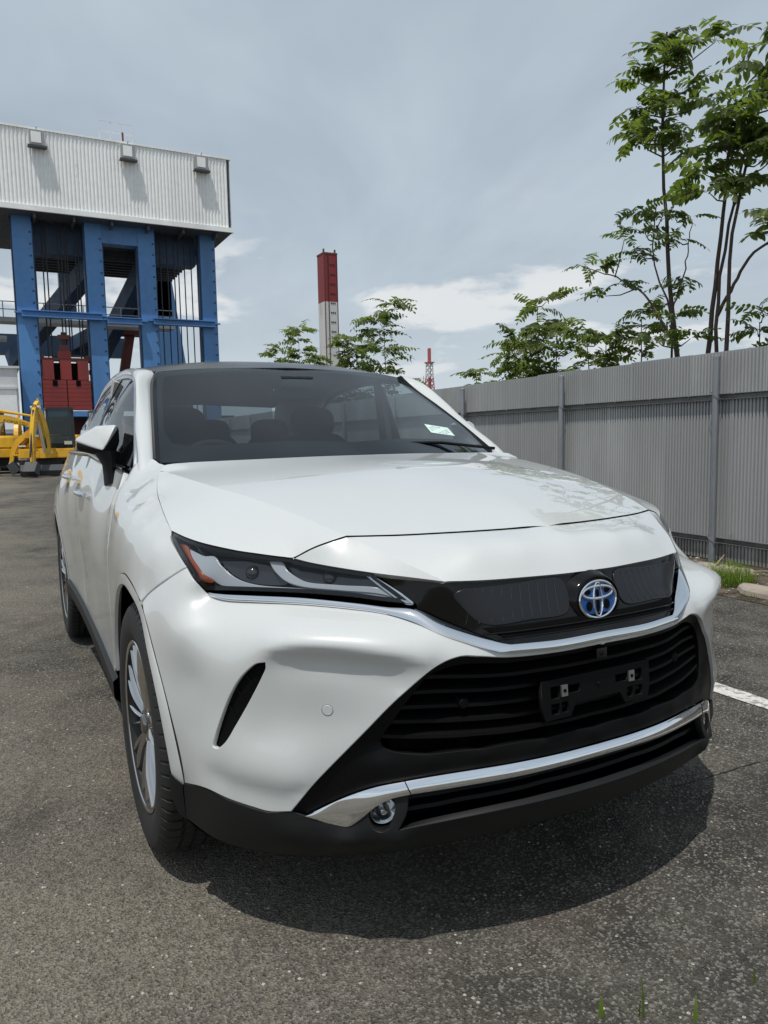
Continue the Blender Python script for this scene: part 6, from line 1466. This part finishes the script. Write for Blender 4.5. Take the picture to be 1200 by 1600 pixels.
# ------------------------------------------------------------------ mini excavators
YEL = weathered('machine yellow', (.80, .45, .018), .4, dirt=(.16, .09, .03), amount=.45, scale=2.5, streak=False, coat=.2)
MBLK = mat('machine black', (.028, .03, .035), .5); STEELG = weathered('blade steel', (.07, .075, .08), .5, .3, dirt=(.12, .1, .08), amount=.5, scale=4)
CGLS = glass_mat('cab glass', (.55, .62, .60)); PIN = mat('bright pin', (.75, .73, .66), .3, .6)
def text_mesh(s, size, mt, parent, M, name='lettering'):
    cu = bpy.data.curves.new(name, 'FONT'); cu.body = s; cu.size = size; cu.extrude = .004; cu.align_x = 'CENTER'; cu.align_y = 'CENTER'
    tmp = bpy.data.objects.new(name, cu); col.objects.link(tmp); dg = bpy.context.evaluated_depsgraph_get(); me = bpy.data.meshes.new_from_object(tmp.evaluated_get(dg)); bpy.data.objects.remove(tmp); bpy.data.curves.remove(cu)
    me.materials.clear(); me.materials.append(mt); o = bpy.data.objects.new(name, me); link(o, parent); o.matrix_local = M; return o
def arm(name, P, w, hs, mt, parent, y):
    """boxed boom following points in the x-z plane with varying depth"""
    P = crv([(x, 0, z) for x, z in P], n=14); hh = np.interp(np.linspace(0, 1, 14), np.linspace(0, 1, len(hs)), hs); V = []; F = []
    for i in range(14):
        d = P[min(i+1, 13)]-P[max(i-1, 0)]; d /= np.linalg.norm(d); nn = np.array([-d[2], 0, d[0]])
        for sy, sn in ((-1, -1), (1, -1), (1, 1), (-1, 1)): V.append(P[i]+nn*hh[i]*.5*sn+np.array([0, y+sy*w*.5, 0]))
    for i in range(13):
        for k in range(4): F.append((4*i+k, 4*i+(k+1) % 4, 4*i+4+(k+1) % 4, 4*i+4+k))
    F += [(3, 2, 1, 0), (52, 53, 54, 55)]
    return MB().add(V, F).build(name, mt, parent, False)
def excavator(loc, rz, label, boom, stick, cab_y=.45, boom_y=-.35, swing=0, name='mini_excavator'):
    e = empty(name, loc); e.rotation_euler = (0, 0, R(rz)); tag(e, label, 'excavator', 'parked excavators')
    for s_ in (-1, 1):
        tv = [(-1.0, .0), (-1.15, .12), (-1.18, .28), (-1.05, .42), (0, .45), (.95, .42), (1.1, .28), (1.07, .12), (.92, 0)]
        V = [(x, s_*.72-.16, z) for x, z in tv]+[(x, s_*.72+.16, z) for x, z in tv]; n = len(tv); F = [(i, (i+1) % n, n+(i+1) % n, n+i) for i in range(n)]+[tuple(range(n-1, -1, -1)), tuple(range(n, 2*n))]
        tk = MB().add(V, F).build('track', MBLK, e)
        for k in range(9): MB().box((-1.0+.23*k, s_*.72-.165, .42), (-.9+.23*k, s_*.72+.165, .475)).build('track_shoe', MBLK, tk)
        for k in range(4):
            q = MB().lathe([(0, -.17), (.12, -.17), (.14, -.15), (.14, .15), (.12, .17), (0, .17)], 14, (-.8+.52*k, s_*.72, .18)).build('track_roller', STEELG, tk, True)
    MB().box((-.6, -.5, .3), (.6, .5, .62)).build('undercarriage', MBLK, e)
    bl = MB().add([(1.45, -.92, .03), (1.45, .92, .03), (1.52, .92, .22), (1.52, -.92, .22), (1.42, -.92, .42), (1.42, .92, .42), (1.36, -.92, .03), (1.36, .92, .03), (1.34, -.92, .42), (1.34, .92, .42)], [(0, 1, 2, 3), (3, 2, 5, 4), (4, 5, 9, 8), (8, 9, 7, 6), (6, 7, 1, 0), (0, 3, 4, 8, 6), (1, 7, 9, 5, 2)]).build('dozer_blade', STEELG, e)
    for y in (-.5, .5): MB().bar((.5, y, .3), (1.38, y, .22), .12, .14).build('blade_arm', YEL, bl)
    # house
    bm = bmesh.new(); pts = [(.85, -.92), (.85, .92), (-.35, .95), (-.95, .75), (-1.15, .35), (-1.15, -.35), (-.95, -.75), (-.35, -.95)]
    vb_ = [bm.verts.new((x, y, .64)) for x, y in pts]; vt_ = [bm.verts.new((x*.98, y*.98, .98)) for x, y in pts]; n = len(pts)
    for i in range(n): bm.faces.new((vb_[i], vb_[(i+1) % n], vt_[(i+1) % n], vt_[i]))
    bm.faces.new(vt_); bm.faces.new(vb_[::-1]); bmesh.ops.bevel(bm, geom=bm.edges[:], offset=.03, segments=2, affect='EDGES'); house = bobj('house', bm, YEL, e, True, 30)
    bm = bmesh.new(); pts = [(.0, -.9), (-.1, .05), (-.35, .9), (-.95, .7), (-1.1, .3), (-1.1, -.4), (-.9, -.72), (-.4, -.92)]
    vb_ = [bm.verts.new((x, y, .98)) for x, y in pts]; vt_ = [bm.verts.new((x*.93, y*.93, 1.5)) for x, y in pts]; n = len(pts)
    for i in range(n): bm.faces.new((vb_[i], vb_[(i+1) % n], vt_[(i+1) % n], vt_[i]))
    bm.faces.new(vt_); bm.faces.new(vb_[::-1]); bmesh.ops.bevel(bm, geom=bm.edges[:], offset=.07, segments=3, affect='EDGES'); bobj('engine_cover', bm, YEL, e, True, 40)
    # cab: frame of posts, roof, panes, seat
    cb_ = MB().box((-.55, cab_y-.46, 2.36), (.72, cab_y+.46, 2.46)).build('cab', MBLK, e)
    for x, y in ((.68, -.44), (.68, .44), (-.52, -.44), (-.52, .44)): MB().bar((x, cab_y+y, .98), (x-.04*(x > 0), cab_y+y*.96, 2.38), .08, .08, (1, 0, 0)).build('cab_post', MBLK, cb_)
    for lo, hi in (((.655, cab_y-.40, 1.02), (.665, cab_y+.40, 2.36)), ((-.53, cab_y-.40, 1.3), (-.52, cab_y+.40, 2.36)), ((-.5, cab_y-.45, 1.05), (.62, cab_y-.44, 2.36)), ((-.5, cab_y+.44, 1.05), (.62, cab_y+.45, 2.36))): MB().box(lo, hi).build('cab_pane', CGLS, cb_)
    MB().box((.64, cab_y-.44, 1.40), (.69, cab_y+.44, 1.44)).build('cab_bar', MBLK, cb_)
    MB().box((-.4, cab_y-.25, 1.0), (.1, cab_y+.25, 1.35)).build('cab_seat', MBLK, cb_); MB().box((-.45, cab_y-.24, 1.3), (-.32, cab_y+.24, 1.95)).build('cab_seat', MBLK, cb_)
    MB().box((.67, cab_y+.10, 1.12), (.675, cab_y+.36, 1.24)).build('notice_plate', PIN, cb_)
    br_ = MB().box((.75, boom_y-.16, .66), (1.25, boom_y+.16, 1.0)).build('swing_bracket', YEL, e)
    bo_ = arm('boom', boom, .17, (.20, .27, .25, .17), YEL, e, boom_y); sk = arm('stick', stick, .14, (.18, .20, .12), YEL, e, boom_y)
    for hy in (-.06, 0, .06): MB().tube([(x_+.13, boom_y+hy, z_+.10) for x_, z_ in boom], .018, 5).build('hydraulic_hose', MBLK, bo_)
    for f_ in (.25, .5, .75): MB().box((stick[1][0]*(1-f_)+stick[-1][0]*f_-.11, boom_y-.10, stick[1][1]*(1-f_)+stick[-1][1]*f_-.03), (stick[1][0]*(1-f_)+stick[-1][0]*f_+.13, boom_y+.10, stick[1][1]*(1-f_)+stick[-1][1]*f_+.03)).build('stick_clamp', PIN if f_ == .5 else YEL, sk)
    MB().tube([(stick[1][0]+.12, boom_y, stick[1][1]-.1), (stick[-1][0]+.16, boom_y, stick[-1][1]+.25)], [.05, .03], 8).build('bucket_cylinder', MBLK, sk, True)
    for (x, z) in (boom[0], boom[-1], stick[-1]): MB().lathe([(0, -.17), (.06, -.17), (.06, .17), (0, .17)], 10, (x, boom_y, z)).build('arm_pin', PIN, bo_)
    m_ = len(boom)//2; MB().tube([(boom[0][0]+.15, boom_y, boom[0][1]-.02), (boom[m_][0]+.18, boom_y, boom[m_][1]-.12)], [.06, .04], 8).build('boom_cylinder', PIN, bo_, True)
    MB().tube([(boom[m_][0]+.1, boom_y, boom[m_][1]+.28), (stick[0][0], boom_y, stick[0][1]+.16)], [.06, .035], 8).build('stick_cylinder', YEL, bo_, True)
    x, z = stick[-1]; MB().add([(x+.1, boom_y-.22, z+.1), (x+.1, boom_y+.22, z+.1), (x-.12, boom_y+.22, z-.05), (x-.12, boom_y-.22, z-.05), (x+.32, boom_y-.22, z-.22), (x+.32, boom_y+.22, z-.22), (x+.05, boom_y+.22, z-.40), (x+.05, boom_y-.22, z-.40)], [(0, 1, 2, 3), (4, 7, 6, 5), (0, 4, 5, 1), (2, 6, 7, 3), (0, 3, 7, 4), (1, 5, 6, 2)]).build('bucket', STEELG, sk)
    SW_ = Matrix.Translation((1.0, boom_y, 0)) @ Matrix.Rotation(R(swing), 4, 'Z') @ Matrix.Translation((-1.0, -boom_y, 0))
    for o_ in (bo_, sk, br_): o_.matrix_local = SW_
    return e, bo_
E1, B1 = excavator((-27.9, .42, 0), 0, 'yellow mini excavator facing forward with black cab and raised blade behind the door mirror', [(1.05, .85), (1.12, 1.45), (1.32, 2.05), (1.62, 2.42)], [(1.45, 2.58), (1.62, 2.42), (1.92, 1.35), (2.0, .45)], .50, .02, -33)
E2, B2 = excavator((-28.7, -2.75, 0), 80, 'yellow excavator with lettered boom stretched sideways at the left picture edge', [(1.05, .85), (1.15, 1.6), (1.75, 2.08), (3.0, 1.80)], [(2.95, 2.0), (2.9, 1.72), (2.3, 1.15), (2.1, .45)], .46, -.40)
text_mesh('KOMATSU', .17, MBLK, B2, Matrix.Translation((2.35, -.40-.115, 1.93)) @ Matrix.Rotation(R(11), 4, 'Y') @ Matrix.Rotation(R(90), 4, 'X'))
E3, B3 = excavator((-30.2, 2.5, 0), 5, 'dark-cabbed excavator half hidden behind the car door mirror', [(1.05, .85), (1.1, 1.3), (1.4, 1.7), (1.8, 1.6)], [(1.6, 1.7), (1.8, 1.6), (1.9, 1.0), (1.85, .5)], .25, -.5)
E4, B4 = excavator((-31.6, -1.0, 0), 170, 'excavator seen from its rounded yellow rear between the two boomed ones', [(1.05, .85), (1.1, 1.3), (1.4, 1.9), (2.0, 2.1)], [(1.9, 2.2), (2.0, 2.1), (2.3, 1.2), (2.2, .5)], .4, -.4)
